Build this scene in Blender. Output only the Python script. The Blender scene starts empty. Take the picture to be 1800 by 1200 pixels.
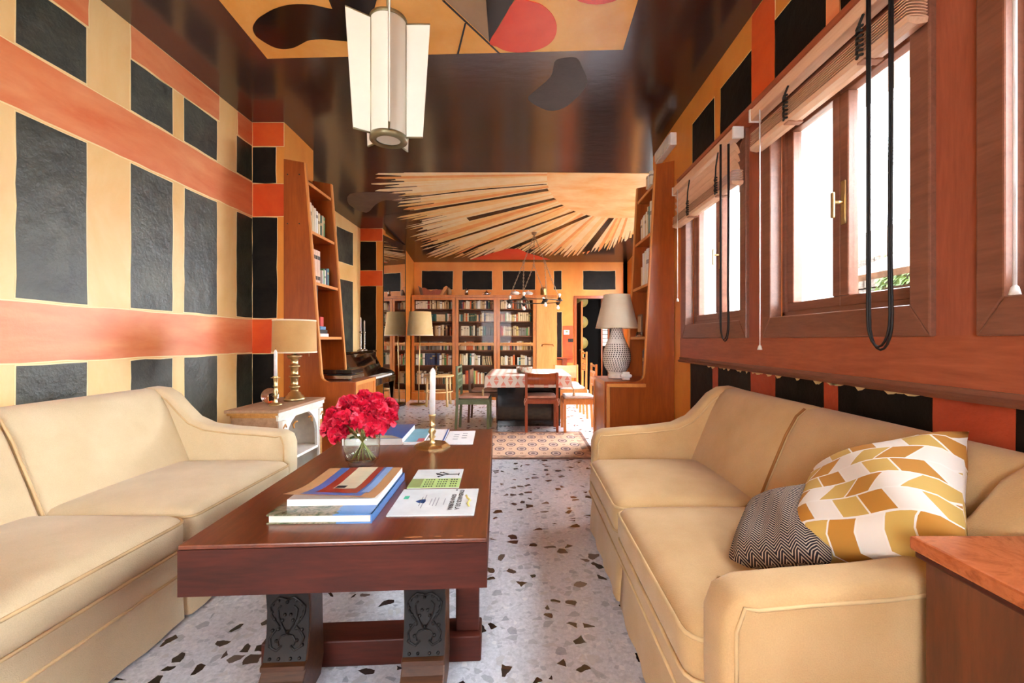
import bpy, bmesh, math, random
from mathutils import Vector, Matrix, noise
R = math.radians
PI = math.pi
random.seed(7)
SC = bpy.context.scene
COL = SC.collection

# ---------------------------------------------------------------- camera
cam_d = bpy.data.cameras.new('camera')
cam = bpy.data.objects.new('camera', cam_d)
COL.objects.link(cam)
cam.location = (0, 0, 1.25)
cam.rotation_euler = (R(90), 0, 0)
cam_d.sensor_width = 36.0
cam_d.lens = 15.4
cam_d.shift_x = -0.0094
cam_d.shift_y = -0.0017
cam_d.clip_start = 0.02
SC.camera = cam

# ---------------------------------------------------------------- daylight
world = bpy.data.worlds.new('sky')
SC.world = world
world.use_nodes = True
bg = world.node_tree.nodes['Background']
bg.inputs['Color'].default_value = (0.89, 0.945, 1.0, 1)
bg.inputs['Strength'].default_value = 24.0

vs = SC.view_settings
vs.view_transform = 'Standard'
vs.look = 'None'
vs.exposure = 0.48
vs.gamma = 1.0
vs.use_curve_mapping = False
SC.cycles.use_denoising = True
SC.cycles.max_bounces = 10
SC.cycles.diffuse_bounces = 5
SC.cycles.glossy_bounces = 5
SC.cycles.transparent_max_bounces = 12
SC.cycles.transmission_bounces = 8
SC.cycles.sample_clamp_indirect = 8.0
SC.cycles.caustics_reflective = False
SC.cycles.caustics_refractive = False

# ---------------------------------------------------------------- helpers
def lin(c):
    r = []
    for v in c:
        v = v / 255.0
        r.append(v / 12.92 if v <= 0.04045 else ((v + 0.055) / 1.055) ** 2.4)
    return (r[0], r[1], r[2], 1.0)

MATS = {}
class NT:
    def __init__(s, name):
        s.m = bpy.data.materials.new(name); s.m.use_nodes = True
        s.t = s.m.node_tree
        s.b = s.t.nodes['Principled BSDF']; s.out = s.t.nodes['Material Output']
        MATS[name] = s.m
    def n(s, typ, **kw):
        x = s.t.nodes.new(typ)
        for k, v in kw.items(): setattr(x, k, v)
        return x
    def l(s, a, b): s.t.links.new(a, b)
    def coord(s, which='Object', scale=(1, 1, 1), rot=(0, 0, 0)):
        tc = s.n('ShaderNodeTexCoord'); mp = s.n('ShaderNodeMapping')
        mp.inputs['Scale'].default_value = scale
        mp.inputs['Rotation'].default_value = rot
        s.l(tc.outputs[which], mp.inputs['Vector']); return mp.outputs['Vector']
    def noise(s, vec, scale, detail=4, rough=.55, dist=0):
        x = s.n('ShaderNodeTexNoise'); x.inputs['Scale'].default_value = scale
        x.inputs['Detail'].default_value = detail; x.inputs['Roughness'].default_value = rough
        x.inputs['Distortion'].default_value = dist
        s.l(vec, x.inputs['Vector']); return x.outputs['Fac']
    def ramp(s, fac, stops, interp='LINEAR'):
        x = s.n('ShaderNodeValToRGB'); cr = x.color_ramp; cr.interpolation = interp
        while len(cr.elements) < len(stops): cr.elements.new(0.5)
        for e, (p, c) in zip(cr.elements, stops):
            e.position = p; e.color = c if len(c) == 4 and max(c) <= 1.0 else lin(c)
        s.l(fac, x.inputs['Fac']); return x.outputs['Color']
    def math(s, op, a, b=None, c=None):
        x = s.n('ShaderNodeMath'); x.operation = op
        for i, v in enumerate((a, b, c)):
            if v is None: continue
            if isinstance(v, (int, float)): x.inputs[i].default_value = v
            else: s.l(v, x.inputs[i])
        return x.outputs[0]
    def mix(s, fac, a, b, blend='MIX'):
        x = s.n('ShaderNodeMix'); x.data_type = 'RGBA'; x.blend_type = blend
        if isinstance(fac, (int, float)): x.inputs[0].default_value = fac
        else: s.l(fac, x.inputs[0])
        for i, v in ((6, a), (7, b)):
            if isinstance(v, tuple): x.inputs[i].default_value = v
            else: s.l(v, x.inputs[i])
        return x.outputs[2]
    def bump(s, h, strength=.2, dist=.01):
        x = s.n('ShaderNodeBump'); x.inputs['Strength'].default_value = strength
        x.inputs['Distance'].default_value = dist
        s.l(h, x.inputs['Height']); s.l(x.outputs['Normal'], s.b.inputs['Normal'])
    def set(s, **kw):
        for k, v in kw.items():
            s.b.inputs[k.replace('_', ' ')].default_value = v
        return s

def paint(name, c1, c2, rough=.5, bump=.15, scale=3.0, stretch=(1, 1, 1), bdist=.01, bscale=None):
    t = NT(name)
    v = t.coord('Object', stretch)
    f = t.noise(v, scale, 6, .6, .4)
    t.l(t.ramp(f, [(.3, c1), (.7, c2)]), t.b.inputs['Base Color'])
    t.b.inputs['Roughness'].default_value = rough
    if bump:
        f2 = t.noise(t.coord('Object'), bscale or scale * 6, 5, .6)
        t.bump(f2, bump, bdist)
    return t.m

def wood(name, c1, c2, axis='z', rough=.35, scale=6.0, coat=0.0, bump=.06):
    t = NT(name)
    st = {'x': (.12, 1, 1), 'y': (1, .12, 1), 'z': (1, 1, .12)}[axis]
    v = t.coord('Object', tuple(a * scale for a in st))
    f = t.noise(v, 3.0, 8, .65, .8)
    v2 = t.coord('Object', tuple(a * scale * 6 for a in st))
    f2 = t.noise(v2, 3.0, 4, .5, .2)
    m = t.math('ADD', t.math('MULTIPLY', f, .7), t.math('MULTIPLY', f2, .3))
    t.l(t.ramp(m, [(.33, c1), (.67, c2)]), t.b.inputs['Base Color'])
    t.b.inputs['Roughness'].default_value = rough
    t.b.inputs['Coat Weight'].default_value = coat
    t.b.inputs['Coat Roughness'].default_value = .15
    if bump: t.bump(m, bump, .005)
    return t.m

def plain(name, c, rough=.5, metal=0.0, coat=0.0, var=0.06, emit=0.0, sheen=0.0):
    t = NT(name)
    f = t.noise(t.coord('Object'), 9.0, 3)
    a = tuple(max(0, x * (1 - var)) for x in c); b = tuple(min(255, x * (1 + var)) for x in c)
    t.l(t.ramp(f, [(.3, a), (.7, b)]), t.b.inputs['Base Color'])
    t.b.inputs['Roughness'].default_value = rough
    t.b.inputs['Metallic'].default_value = metal
    t.b.inputs['Coat Weight'].default_value = coat
    if sheen: t.b.inputs['Sheen Weight'].default_value = sheen
    if emit:
        t.b.inputs['Emission Color'].default_value = lin(c)
        t.b.inputs['Emission Strength'].default_value = emit
    return t.m

def fabric(name, c1, c2, weave=260, bump=.25, rough=.9):
    t = NT(name)
    v = t.coord('Object')
    f = t.noise(v, 5.0, 4)
    w = t.noise(v, weave, 2, .5)
    col = t.ramp(f, [(.3, c1), (.7, c2)])
    t.l(t.mix(t.math('MULTIPLY', w, .35), col, lin(tuple(x * .72 for x in c1))), t.b.inputs['Base Color'])
    t.b.inputs['Roughness'].default_value = rough
    t.b.inputs['Sheen Weight'].default_value = .15
    wr = t.noise(v, 14, 3)
    t.bump(t.math('ADD', w, t.math('MULTIPLY', wr, 1.5)), bump, .004)
    return t.m

def glass_thin(name, tint=(1, 1, 1, 1), refl=1.0):
    t = NT(name)
    tr = t.n('ShaderNodeBsdfTransparent'); tr.inputs['Color'].default_value = tint
    gl = t.n('ShaderNodeBsdfGlossy'); gl.inputs['Roughness'].default_value = .02
    fr = t.n('ShaderNodeFresnel'); fr.inputs['IOR'].default_value = 1.45
    mx = t.n('ShaderNodeMixShader')
    ge = t.n('ShaderNodeNewGeometry')   # the inner face of the pane adds no second reflection
    t.l(t.math('MULTIPLY', t.math('MULTIPLY', fr.outputs[0], refl), t.math('SUBTRACT', 1.0, ge.outputs['Backfacing'])), mx.inputs[0])
    t.l(tr.outputs[0], mx.inputs[1]); t.l(gl.outputs[0], mx.inputs[2])
    t.l(mx.outputs[0], t.out.inputs['Surface'])
    return t.m

# ---- mesh builder: collects shapes, build() links ONE mesh object
class MB:
    def __init__(s): s.v = []; s.f = []; s.m = []; s.sm = []; s.uv = None
    def add(s, vs, fs, mi=0, smooth=False):
        o = len(s.v); s.v += [tuple(p) for p in vs]
        for f in fs:
            s.f.append(tuple(i + o for i in f)); s.m.append(mi); s.sm.append(smooth)
        return s
    def box(s, x0, x1, y0, y1, z0, z1, mi=0):
        if x0 > x1: x0, x1 = x1, x0
        if y0 > y1: y0, y1 = y1, y0
        if z0 > z1: z0, z1 = z1, z0
        v = [(x0, y0, z0), (x1, y0, z0), (x1, y1, z0), (x0, y1, z0), (x0, y0, z1), (x1, y0, z1), (x1, y1, z1), (x0, y1, z1)]
        f = [(0, 3, 2, 1), (4, 5, 6, 7), (0, 1, 5, 4), (1, 2, 6, 5), (2, 3, 7, 6), (3, 0, 4, 7)]
        return s.add(v, f, mi)
    def bbox(s, x0, x1, y0, y1, z0, z1, b=.005, mi=0, seg=2):
        bm = bmesh.new(); bmesh.ops.create_cube(bm, size=1)
        for v in bm.verts:
            v.co = ((x0 + x1) / 2 + v.co.x * (x1 - x0), (y0 + y1) / 2 + v.co.y * (y1 - y0), (z0 + z1) / 2 + v.co.z * (z1 - z0))
        bmesh.ops.bevel(bm, geom=bm.edges[:], offset=b, segments=seg, affect='EDGES', profile=.5)
        return s.addbm(bm, mi, seg > 2)
    def addbm(s, bm, mi=0, smooth=False):
        bm.verts.index_update(); bmesh.ops.recalc_face_normals(bm, faces=bm.faces[:])
        s.add([v.co[:] for v in bm.verts], [tuple(v.index for v in f.verts) for f in bm.faces], mi, smooth)
        bm.free(); return s
    def prism(s, pts, axis, a, b, mi=0, bev=0, seg=3, smooth=False):
        # pts: 2D outline; axis: direction of extrusion ('x','y','z') from a to b
        def P(p, t):
            return {'x': (t, p[0], p[1]), 'y': (p[0], t, p[1]), 'z': (p[0], p[1], t)}[axis]
        bm = bmesh.new()
        A = [bm.verts.new(P(p, a)) for p in pts]; B = [bm.verts.new(P(p, b)) for p in pts]
        bm.faces.new(A); bm.faces.new(B[::-1])
        n = len(pts)
        for i in range(n): bm.faces.new((A[i], B[i], B[(i + 1) % n], A[(i + 1) % n]))
        bmesh.ops.recalc_face_normals(bm, faces=bm.faces[:])
        if bev:
            cap = [e for e in bm.edges if (e.verts[0] in A and e.verts[1] in A) or (e.verts[0] in B and e.verts[1] in B)]
            bmesh.ops.bevel(bm, geom=cap, offset=bev, segments=seg, affect='EDGES', profile=.5)
        return s.addbm(bm, mi, smooth)
    def lathe(s, prof, cx=0, cy=0, cz=0, seg=24, mi=0, smooth=True, cap=True):
        v = []; f = []; n = len(prof)
        for k in range(seg):
            a = 2 * PI * k / seg; c, si = math.cos(a), math.sin(a)
            for r, z in prof: v.append((cx + r * c, cy + r * si, cz + z))
        for k in range(seg):
            k2 = (k + 1) % seg
            for i in range(n - 1): f.append((k * n + i, k2 * n + i, k2 * n + i + 1, k * n + i + 1))
        s.add(v, f, mi, smooth)
        if cap:
            for i, flip in ((0, 1), (n - 1, 0)):
                if prof[i][0] > 1e-4:
                    ring = [(cx + prof[i][0] * math.cos(2 * PI * k / seg), cy + prof[i][0] * math.sin(2 * PI * k / seg), cz + prof[i][1]) for k in range(seg)]
                    s.add(ring, [tuple(range(seg))[::-1] if flip else tuple(range(seg))], mi)
        return s
    def tube(s, path, r, sides=8, mi=0, closed=False, taper=None):
        P = [Vector(p) for p in path]; n = len(P); v = []; f = []
        prev = None
        for i, p in enumerate(P):
            if closed: d = P[(i + 1) % n] - P[i - 1]
            else: d = P[min(i + 1, n - 1)] - P[max(i - 1, 0)]
            d.normalize()
            if prev is None:
                up = Vector((0, 0, 1)) if abs(d.z) < .9 else Vector((1, 0, 0))
                a = d.cross(up).normalized()
            else:
                a = (prev - d * prev.dot(d)).normalized()
            prev = a; b = d.cross(a)
            rr = r if taper is None else r * taper[i]
            for k in range(sides):
                t = 2 * PI * k / sides
                v.append(p + (a * math.cos(t) + b * math.sin(t)) * rr)
        for i in range(n if closed else n - 1):
            j = (i + 1) % n
            for k in range(sides):
                f.append((i * sides + k, i * sides + (k + 1) % sides, j * sides + (k + 1) % sides, j * sides + k))
        if not closed:
            f.append(tuple(range(sides))[::-1]); f.append(tuple((n - 1) * sides + k for k in range(sides)))
        return s.add(v, f, mi, True)
    def poly(s, pts, mi=0): return s.add(pts, [tuple(range(len(pts)))], mi)
    def sphere(s, c, r, mi=0, seg=14, rings=9, sq=(1, 1, 1)):
        v = []; f = []
        for i in range(rings + 1):
            th = PI * i / rings
            for k in range(seg):
                ph = 2 * PI * k / seg
                v.append((c[0] + r * sq[0] * math.sin(th) * math.cos(ph), c[1] + r * sq[1] * math.sin(th) * math.sin(ph), c[2] + r * sq[2] * math.cos(th)))
        for i in range(rings):
            for k in range(seg):
                f.append((i * seg + k, (i + 1) * seg + k, (i + 1) * seg + (k + 1) % seg, i * seg + (k + 1) % seg))
        return s.add(v, f, mi, True)
    def build(s, name, mats, parent=None, loc=None, rot=None, clean=False):
        me = bpy.data.meshes.new(name)
        me.from_pydata(s.v, [], s.f)
        if not isinstance(mats, (list, tuple)): mats = [mats]
        for m in mats: me.materials.append(MATS[m] if isinstance(m, str) else m)
        me.polygons.foreach_set('material_index', s.m)
        me.polygons.foreach_set('use_smooth', s.sm)
        me.update()
        if clean:
            bm = bmesh.new(); bm.from_mesh(me)
            bmesh.ops.remove_doubles(bm, verts=bm.verts[:], dist=1e-5)
            bmesh.ops.recalc_face_normals(bm, faces=bm.faces[:]); bm.to_mesh(me); bm.free()
        o = bpy.data.objects.new(name, me); COL.objects.link(o)
        if parent: o.parent = parent
        if loc: o.location = loc
        if rot: o.rotation_euler = rot
        return o

def tag(o, label, cat, group=None):
    o['label'] = label; o['category'] = cat
    if group: o['group'] = group
    return o
def thing(name, label, cat, loc=(0, 0, 0), rotz=0, group=None):
    o = bpy.data.objects.new(name, None); COL.objects.link(o)
    o.empty_display_size = .1
    o.location = loc; o.rotation_euler = (0, 0, rotz)
    return tag(o, label, cat, group)
def struct(o, label=None, cat=None):
    o['kind'] = 'structure'
    if label: o['label'] = label
    if cat: o['category'] = cat
    return o
def sempty(name, label, cat, loc=(0, 0, 0), rotz=0):
    o = thing(name, label, cat, loc, rotz); o['kind'] = 'structure'; return o
def copy_tree(o, parent=None):
    c = o.copy(); COL.objects.link(c); c.parent = parent
    for ch in list(o.children): copy_tree(ch, c)
    return c

# ---------------------------------------------------------------- materials
paint('ochre', (222, 130, 42), (238, 158, 66), .42, .12, 2.2, (1, 1, .5))
paint('ochre_lit', (236, 188, 112), (247, 214, 152), .42, .14, 2.2, (1, 1, .5))  # the same ochre, with the wash of bright window light put into its colour
paint('cream_line', (250, 222, 160), (252, 230, 176), .5, 0)
paint('orange_band', (222, 112, 58), (240, 158, 104), .42, .15, 3.0, (.5, .5, 2))
paint('red_band', (214, 70, 26), (232, 98, 40), .4, .12, 3.0)
paint('brick_red', (164, 60, 34), (192, 78, 46), .55, .4, 4.0, (1, 1, 1), .01, 30)
t = NT('black_paint')  # black wall paint, window glare and green reflections mixed into the base colour
v = t.coord('Object')
f = t.noise(v, 3.5, 7, .65, .6)
t.l(t.ramp(f, [(.35, (32, 33, 25)), (.7, (72, 74, 58))]), t.b.inputs['Base Color'])
t.b.inputs['Roughness'].default_value = .38
t.bump(t.noise(t.coord('Object', (1, 1, 1)), 9, 7, .65), .35, .03)
t = NT('black_shaded')  # darker copy of the same black paint, shade put into the colour
f = t.noise(t.coord('Object'), 3.5, 7, .65, .6)
t.l(t.ramp(f, [(.35, (18, 14, 11)), (.7, (36, 30, 24))]), t.b.inputs['Base Color'])
t.b.inputs['Roughness'].default_value = .5
t.b.inputs['Specular IOR Level'].default_value = .15
t.bump(t.noise(t.coord('Object', (1, 1, 1)), 9, 7, .65), .3, .02)
t = NT('ceiling_lacquer')
v = t.coord('Object')
f = t.noise(v, 1.2, 6, .6)
t.l(t.ramp(f, [(.3, (46, 31, 25)), (.75, (74, 54, 47))]), t.b.inputs['Base Color'])
t.b.inputs['Roughness'].default_value = .17
t.b.inputs['IOR'].default_value = 1.75
t.bump(t.noise(t.coord('Object', (.7, 1.6, 1)), 9, 6, .6), .07, .012)
def lacquer(name, c1, c2, rough=.22, scale=2.0, stretch=(1, 1, 1)):
    t = NT(name)
    f = t.noise(t.coord('Object', stretch), scale, 6, .6, .3)
    t.l(t.ramp(f, [(.3, c1), (.7, c2)]), t.b.inputs['Base Color'])
    t.b.inputs['Roughness'].default_value = rough
    t.bump(t.noise(t.coord('Object', (.7, 1.6, 1)), 9, 6, .6), .06, .01)
lacquer('mural_yellow', (226, 160, 72), (238, 184, 104))
lacquer('mural_black', (20, 15, 13), (38, 30, 28), .15)
lacquer('mural_grey', (150, 122, 92), (168, 140, 108))
lacquer('mural_red', (222, 62, 44), (236, 84, 60))
lacquer('mural_sun', (244, 186, 104), (253, 232, 182), .3, 2.2, (1, 2.2, 1))
lacquer('ray_cream', (246, 222, 168), (253, 240, 206), .3, 6)
lacquer('ray_gold', (240, 196, 118), (248, 218, 154), .3, 6)
lacquer('ray_orange', (230, 148, 76), (240, 178, 108), .3, 6)
lacquer('ray_dark', (34, 24, 18), (60, 44, 32), .2, 6)
lacquer('stain_grey', (84, 70, 62), (104, 90, 80), .4, 6)

wood('wood_window', (138, 68, 46), (170, 92, 64), 'z', .38, 5)
wood('wood_window_h', (146, 72, 44), (180, 98, 64), 'y', .38, 5)
wood('wood_casing', (112, 68, 50), (142, 90, 68), 'y', .35, 6)
wood('wood_shelf', (140, 62, 18), (178, 88, 30), 'z', .3, 3, .2)
wood('wood_shelf_edge', (206, 128, 58), (226, 150, 78), 'z', .4, 4)
wood('wood_case', (172, 96, 36), (206, 128, 56), 'z', .35, 4, .1)
wood('wood_case_light', (190, 128, 60), (216, 156, 84), 'z', .35, 4, .1)
wood('wood_inside', (104, 58, 26), (132, 78, 38), 'x', .5, 4)
wood('wood_table', (76, 32, 17), (120, 60, 32), 'y', .3, 5, .2)
wood('wood_apron', (48, 18, 12), (84, 34, 22), 'x', .5, 5, 0)
MATS['wood_apron'].node_tree.nodes['Principled BSDF'].inputs['Specular IOR Level'].default_value = .25
wood('wood_carved', (14, 11, 10), (26, 20, 18), 'z', .4, 6)
MATS['wood_carved'].node_tree.nodes['Principled BSDF'].inputs['Specular IOR Level'].default_value = .3
wood('wood_foot', (44, 24, 14), (92, 56, 32), 'x', .4, 10)
wood('wood_front_cabinet', (72, 32, 16), (116, 56, 28), 'z', .28, 4, .2)
wood('wood_chair_red', (136, 60, 24), (172, 84, 36), 'z', .35, 8)
wood('wood_chair_light', (190, 118, 52), (216, 148, 78), 'z', .4, 8)
wood('wood_birch', (214, 172, 112), (232, 196, 140), 'z', .4, 8)
wood('wood_weathered', (150, 112, 82), (186, 150, 118), 'y', .6, 8)
wood('wood_gilt', (172, 112, 46), (206, 150, 76), 'y', .5, 10)
wood('wood_brown', (92, 58, 34), (122, 82, 50), 'z', .4, 8)
wood('wood_blind', (216, 168, 132), (236, 196, 162), 'y', .45, 6)
wood('wood_blind_dark', (150, 96, 68), (176, 120, 90), 'y', .45, 6)
t = NT('burl')
f = t.noise(t.coord('Object', (1, 1, 1)), 7, 9, .68, 2.2)
t.l(t.ramp(f, [(.3, (120, 52, 26)), (.5, (186, 102, 56)), (.7, (150, 74, 40))]), t.b.inputs['Base Color'])
t.b.inputs['Roughness'].default_value = .22
plain('green_paint', (96, 108, 74), .45)
plain('brass', (206, 182, 132), .3, 1.0)
plain('brass_aged', (150, 120, 70), .4, 1.0)
plain('silver', (190, 184, 172), .22, 1.0)
plain('dark_metal', (52, 46, 40), .45, .8)
plain('chain_metal', (150, 130, 104), .4, .9)
plain('white_paint', (238, 236, 230), .45)
plain('offwhite', (226, 220, 206), .5)
plain('white_plastic', (236, 234, 228), .4)
plain('black_plastic', (22, 22, 22), .35)
plain('piano_black', (16, 11, 9), .08, 0, .6)
plain('black_gloss', (20, 18, 18), .12, 0, .4)
plain('candle', (240, 238, 234), .45)
plain('paper', (240, 240, 240), .6, 0, 0, .02)
plain('pages', (228, 222, 208), .7)
plain('cord_black', (18, 17, 18), .6)
plain('cord_white', (236, 234, 232), .6)
plain('ladder_tape', (34, 32, 30), .8)
plain('beige_card', (196, 172, 126), .7)
plain('ceramic', (240, 234, 224), .25, 0, .4)
plain('ceramic_hole', (44, 34, 28), .8)
plain('brown_glaze', (150, 112, 70), .3, 0, .3)
plain('bulb', (250, 246, 236), .2, 0, 0, .01, .2)
plain('lantern_panel', (226, 224, 208), .6, 0, 0, .01, .06)
plain('lantern_frame', (134, 124, 92), .4, .6)
plain('pink_cushion', (206, 160, 140), .9)
plain('white_cushion', (228, 222, 216), .9)
plain('stem', (156, 170, 96), .5)
plain('leaf', (84, 130, 42), .5)
plain('turquoise', (60, 130, 128), .5)
plain('cover_red', (196, 52, 44), .5)
plain('cover_blue', (90, 132, 170), .5)
plain('cover_dark', (30, 28, 30), .4)
plain('gold_disc', (176, 152, 82), .5)
plain('outside_stone', (84, 80, 74), .9, 0, 0, .35)
plain('outside_cream', (120, 116, 108), .8)
plain('reveal_white', (242, 238, 226), .7)
plain('lobby_black', (14, 12, 11), .9)
MATS['lobby_black'].node_tree.nodes['Principled BSDF'].inputs['Specular IOR Level'].default_value = .1
plain('outside_leaf', (56, 84, 26), .7, 0, 0, .3)
plain('outside_wood', (62, 54, 46), .8)
fabric('sofa_left_fabric', (214, 192, 152), (226, 206, 168))
fabric('sofa_right_fabric', (200, 162, 108), (213, 177, 126))
plain('piping_left', (202, 172, 126), .9)
plain('seam_tan', (150, 100, 48), .9)
plain('piping_right', (206, 176, 128), .9)
fabric('shade_beige', (196, 148, 88), (212, 168, 108), 300, .05)
fabric('shade_cream', (232, 212, 182), (240, 224, 198), 300, .05)
fabric('shade_gold', (228, 196, 134), (240, 212, 156), 300, .05)
plain('trim_pale', (236, 220, 190), .7)
glass_thin('glass', (1, 1, 1, 1), 1.0)
glass_thin('glass_case', (.97, .97, .95, 1), .2)
glass_thin('glass_jar', (.93, .96, .94, 1), 2.4)
glass_thin('glass_water', (.96, .98, .96, 1), .6)
t = NT('clear_glass'); t.set(Base_Color=(1, 1, 1, 1), Roughness=0.0, IOR=1.45, Transmission_Weight=1.0)
t = NT('mirror'); t.set(Base_Color=(.82, .84, .82, 1), Roughness=0.0, Metallic=1.0)
# terrazzo: pale ground, grey chips, scattered dark marble chips
t = NT('terrazzo')
v = t.coord('Object', (1, 1, 1))
warp = t.n('ShaderNodeTexNoise'); warp.inputs['Scale'].default_value = 22; t.l(v, warp.inputs['Vector'])
vm = t.n('ShaderNodeVectorMath'); vm.operation = 'MULTIPLY_ADD'
t.l(warp.outputs['Color'], vm.inputs[0]); vm.inputs[1].default_value = (.022, .022, 0); t.l(v, vm.inputs[2])
wv = vm.outputs[0]
def voro(vec, scale, feature='F1'):
    x = t.n('ShaderNodeTexVoronoi'); x.feature = feature; x.voronoi_dimensions = '2D'
    x.inputs['Scale'].default_value = scale; t.l(vec, x.inputs['Vector']); return x
def chips(scale, rnd_hi, edge):
    a = voro(wv, scale); b = voro(wv, scale, 'DISTANCE_TO_EDGE')
    sep = t.n('ShaderNodeSeparateColor'); t.l(a.outputs['Color'], sep.inputs[0])
    pick = t.math('LESS_THAN', sep.outputs[0], rnd_hi)
    inside = t.math('GREATER_THAN', b.outputs['Distance'], t.math('ADD', edge, t.math('MULTIPLY', sep.outputs[1], .16)))
    return t.math('MULTIPLY', pick, inside), sep.outputs[2]
base = t.ramp(t.noise(v, 55, 7, .75), [(.35, (184, 188, 198)), (.65, (222, 225, 233))])
m3, r3 = chips(46, .35, .03)
col = t.mix(t.math('MULTIPLY', m3, .55), base, t.ramp(r3, [(0, (154, 160, 174)), (.5, (200, 204, 212)), (1, (236, 237, 238))]))
m2, r2 = chips(25, .2, .04)
col = t.mix(t.math('MULTIPLY', m2, .6), col, t.ramp(r2, [(0, (122, 128, 144)), (.6, (158, 162, 172)), (1, (198, 196, 196))]))
m1, r1 = chips(17, .135, .09)
col = t.mix(m1, col, t.ramp(r1, [(0, (34, 26, 24)), (.8, (54, 42, 38)), (1, (110, 98, 90))]))
t.l(col, t.b.inputs['Base Color'])
t.b.inputs['Roughness'].default_value = .16
t.b.inputs['IOR'].default_value = 1.5
t.bump(t.noise(v, 3, 3), .02, .02)

# rug: rows of eight-sided medallions on a pink-tan ground
t = NT('rug_pattern')
uvn = t.n('ShaderNodeTexCoord')
sp = t.n('ShaderNodeSeparateXYZ'); t.l(uvn.outputs['UV'], sp.inputs[0])
def gul(ox, oy, w, h, r0, r1):
    u = t.math('SUBTRACT', t.math('FRACT', t.math('ADD', t.math('DIVIDE', sp.outputs[0], w), ox)), .5)
    q = t.math('SUBTRACT', t.math('FRACT', t.math('ADD', t.math('DIVIDE', sp.outputs[1], h), oy)), .5)
    d = t.math('SQRT', t.math('ADD', t.math('MULTIPLY', u, u), t.math('MULTIPLY', q, q)))
    return t.math('MULTIPLY', t.math('LESS_THAN', d, r1), t.math('GREATER_THAN', d, r0))
nz = t.noise(uvn.outputs['UV'], 60, 3)
ground = t.ramp(nz, [(.35, (206, 164, 134)), (.65, (226, 194, 166))])
col = ground
for ox, oy in ((0, 0), (.5, .5)):
    col = t.mix(gul(ox, oy, .25, .40, .165, .225), col, lin((116, 92, 96)))
    col = t.mix(gul(ox, oy, .25, .40, .10, .165), col, lin((206, 176, 160)))
    col = t.mix(gul(ox, oy, .25, .40, 0, .10), col, lin((126, 100, 100)))
    col = t.mix(gul(ox + .5, oy, .25, .40, .03, .07), col, lin((160, 116, 96)))
t.l(col, t.b.inputs['Base Color'])
t.b.inputs['Roughness'].default_value = .95
t.bump(t.noise(t.coord('Object'), 160, 2), .3, .004)
plain('rug_border', (120, 88, 74), .95, 0, 0, .3)
plain('rug_speckle', (172, 138, 116), .95, 0, 0, .35)

# tablecloth: white with rows of pink triangles
t = NT('cloth_triangles')
uvn = t.n('ShaderNodeTexCoord')
sp = t.n('ShaderNodeSeparateXYZ'); t.l(uvn.outputs['UV'], sp.inputs[0])
W, H = .096, .075
row = t.math('FLOOR', t.math('DIVIDE', sp.outputs[1], H))
vv = t.math('FRACT', t.math('DIVIDE', sp.outputs[1], H))
cu = t.math('DIVIDE', sp.outputs[0], W)
colm = t.math('MODULO', t.math('ABSOLUTE', t.math('ADD', t.math('FLOOR', cu), row)), 2.0)
uu = t.math('ABSOLUTE', t.math('SUBTRACT', t.math('FRACT', cu), .5))
hv = t.math('ADD', t.math('MULTIPLY', colm, vv), t.math('MULTIPLY', t.math('SUBTRACT', 1.0, colm), t.math('SUBTRACT', 1.0, vv)))
tri = t.math('LESS_THAN', t.math('ADD', t.math('MULTIPLY', uu, 2.1), .12), t.math('SUBTRACT', hv, .02))
inn = t.math('MULTIPLY', t.math('GREATER_THAN', hv, .12), t.math('LESS_THAN', hv, .92))
t.l(t.mix(t.math('MULTIPLY', t.math('MULTIPLY', tri, inn), .85), lin((226, 218, 206)), lin((222, 128, 106))), t.b.inputs['Base Color'])
t.b.inputs['Roughness'].default_value = .9

# herringbone cushion
t = NT('herringbone')
uvn = t.n('ShaderNodeTexCoord')
sp = t.n('ShaderNodeSeparateXYZ'); t.l(uvn.outputs['UV'], sp.inputs[0])
zig = t.math('ABSOLUTE', t.math('SUBTRACT', t.math('FRACT', t.math('MULTIPLY', sp.outputs[0], 7)), .5))
st = t.math('FRACT', t.math('ADD', t.math('MULTIPLY', sp.outputs[1], 42), t.math('MULTIPLY', zig, 5)))
t.l(t.mix(t.math('GREATER_THAN', st, .62), lin((30, 27, 40)), lin((200, 186, 168))), t.b.inputs['Base Color'])
t.b.inputs['Roughness'].default_value = .9
t.bump(st, .3, .003)

# cushion with rhombus blocks in mustard and white
t = NT('rhombus_cubes')
uvn = t.n('ShaderNodeTexCoord')
sp = t.n('ShaderNodeSeparateXYZ'); t.l(uvn.outputs['UV'], sp.inputs[0])
N = 7.0
r = t.math('MULTIPLY', sp.outputs[1], N)
c0 = t.math('MULTIPLY', sp.outputs[0], N * .9)
par = t.math('MODULO', t.math('FLOOR', r), 2.0)
q = t.math('FRACT', r)
skew = t.math('MULTIPLY', t.math('SUBTRACT', t.math('MULTIPLY', par, 2), 1), t.math('MULTIPLY', q, .5))
cc = t.math('ADD', c0, skew)
cell = t.math('FLOOR', t.math('MULTIPLY', t.math('FRACT', t.math('DIVIDE', cc, 3.0)), 3.0))
cell = t.math('MODULO', t.math('ADD', cell, t.math('FLOOR', r)), 3.0)
e1 = t.math('LESS_THAN', t.math('ABSOLUTE', t.math('SUBTRACT', t.math('FRACT', cc), .5)), .465)
e2 = t.math('LESS_THAN', t.math('ABSOLUTE', t.math('SUBTRACT', q, .5)), .46)
colr = t.ramp(t.math('DIVIDE', cell, 3.0), [(0, (236, 230, 220)), (.3, (206, 172, 92)), (.6, (190, 134, 52)), (.95, (236, 230, 220))], 'CONSTANT')
t.l(t.mix(t.math('MULTIPLY', e1, e2), lin((240, 236, 228)), colr), t.b.inputs['Base Color'])
t.b.inputs['Roughness'].default_value = .85

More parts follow.
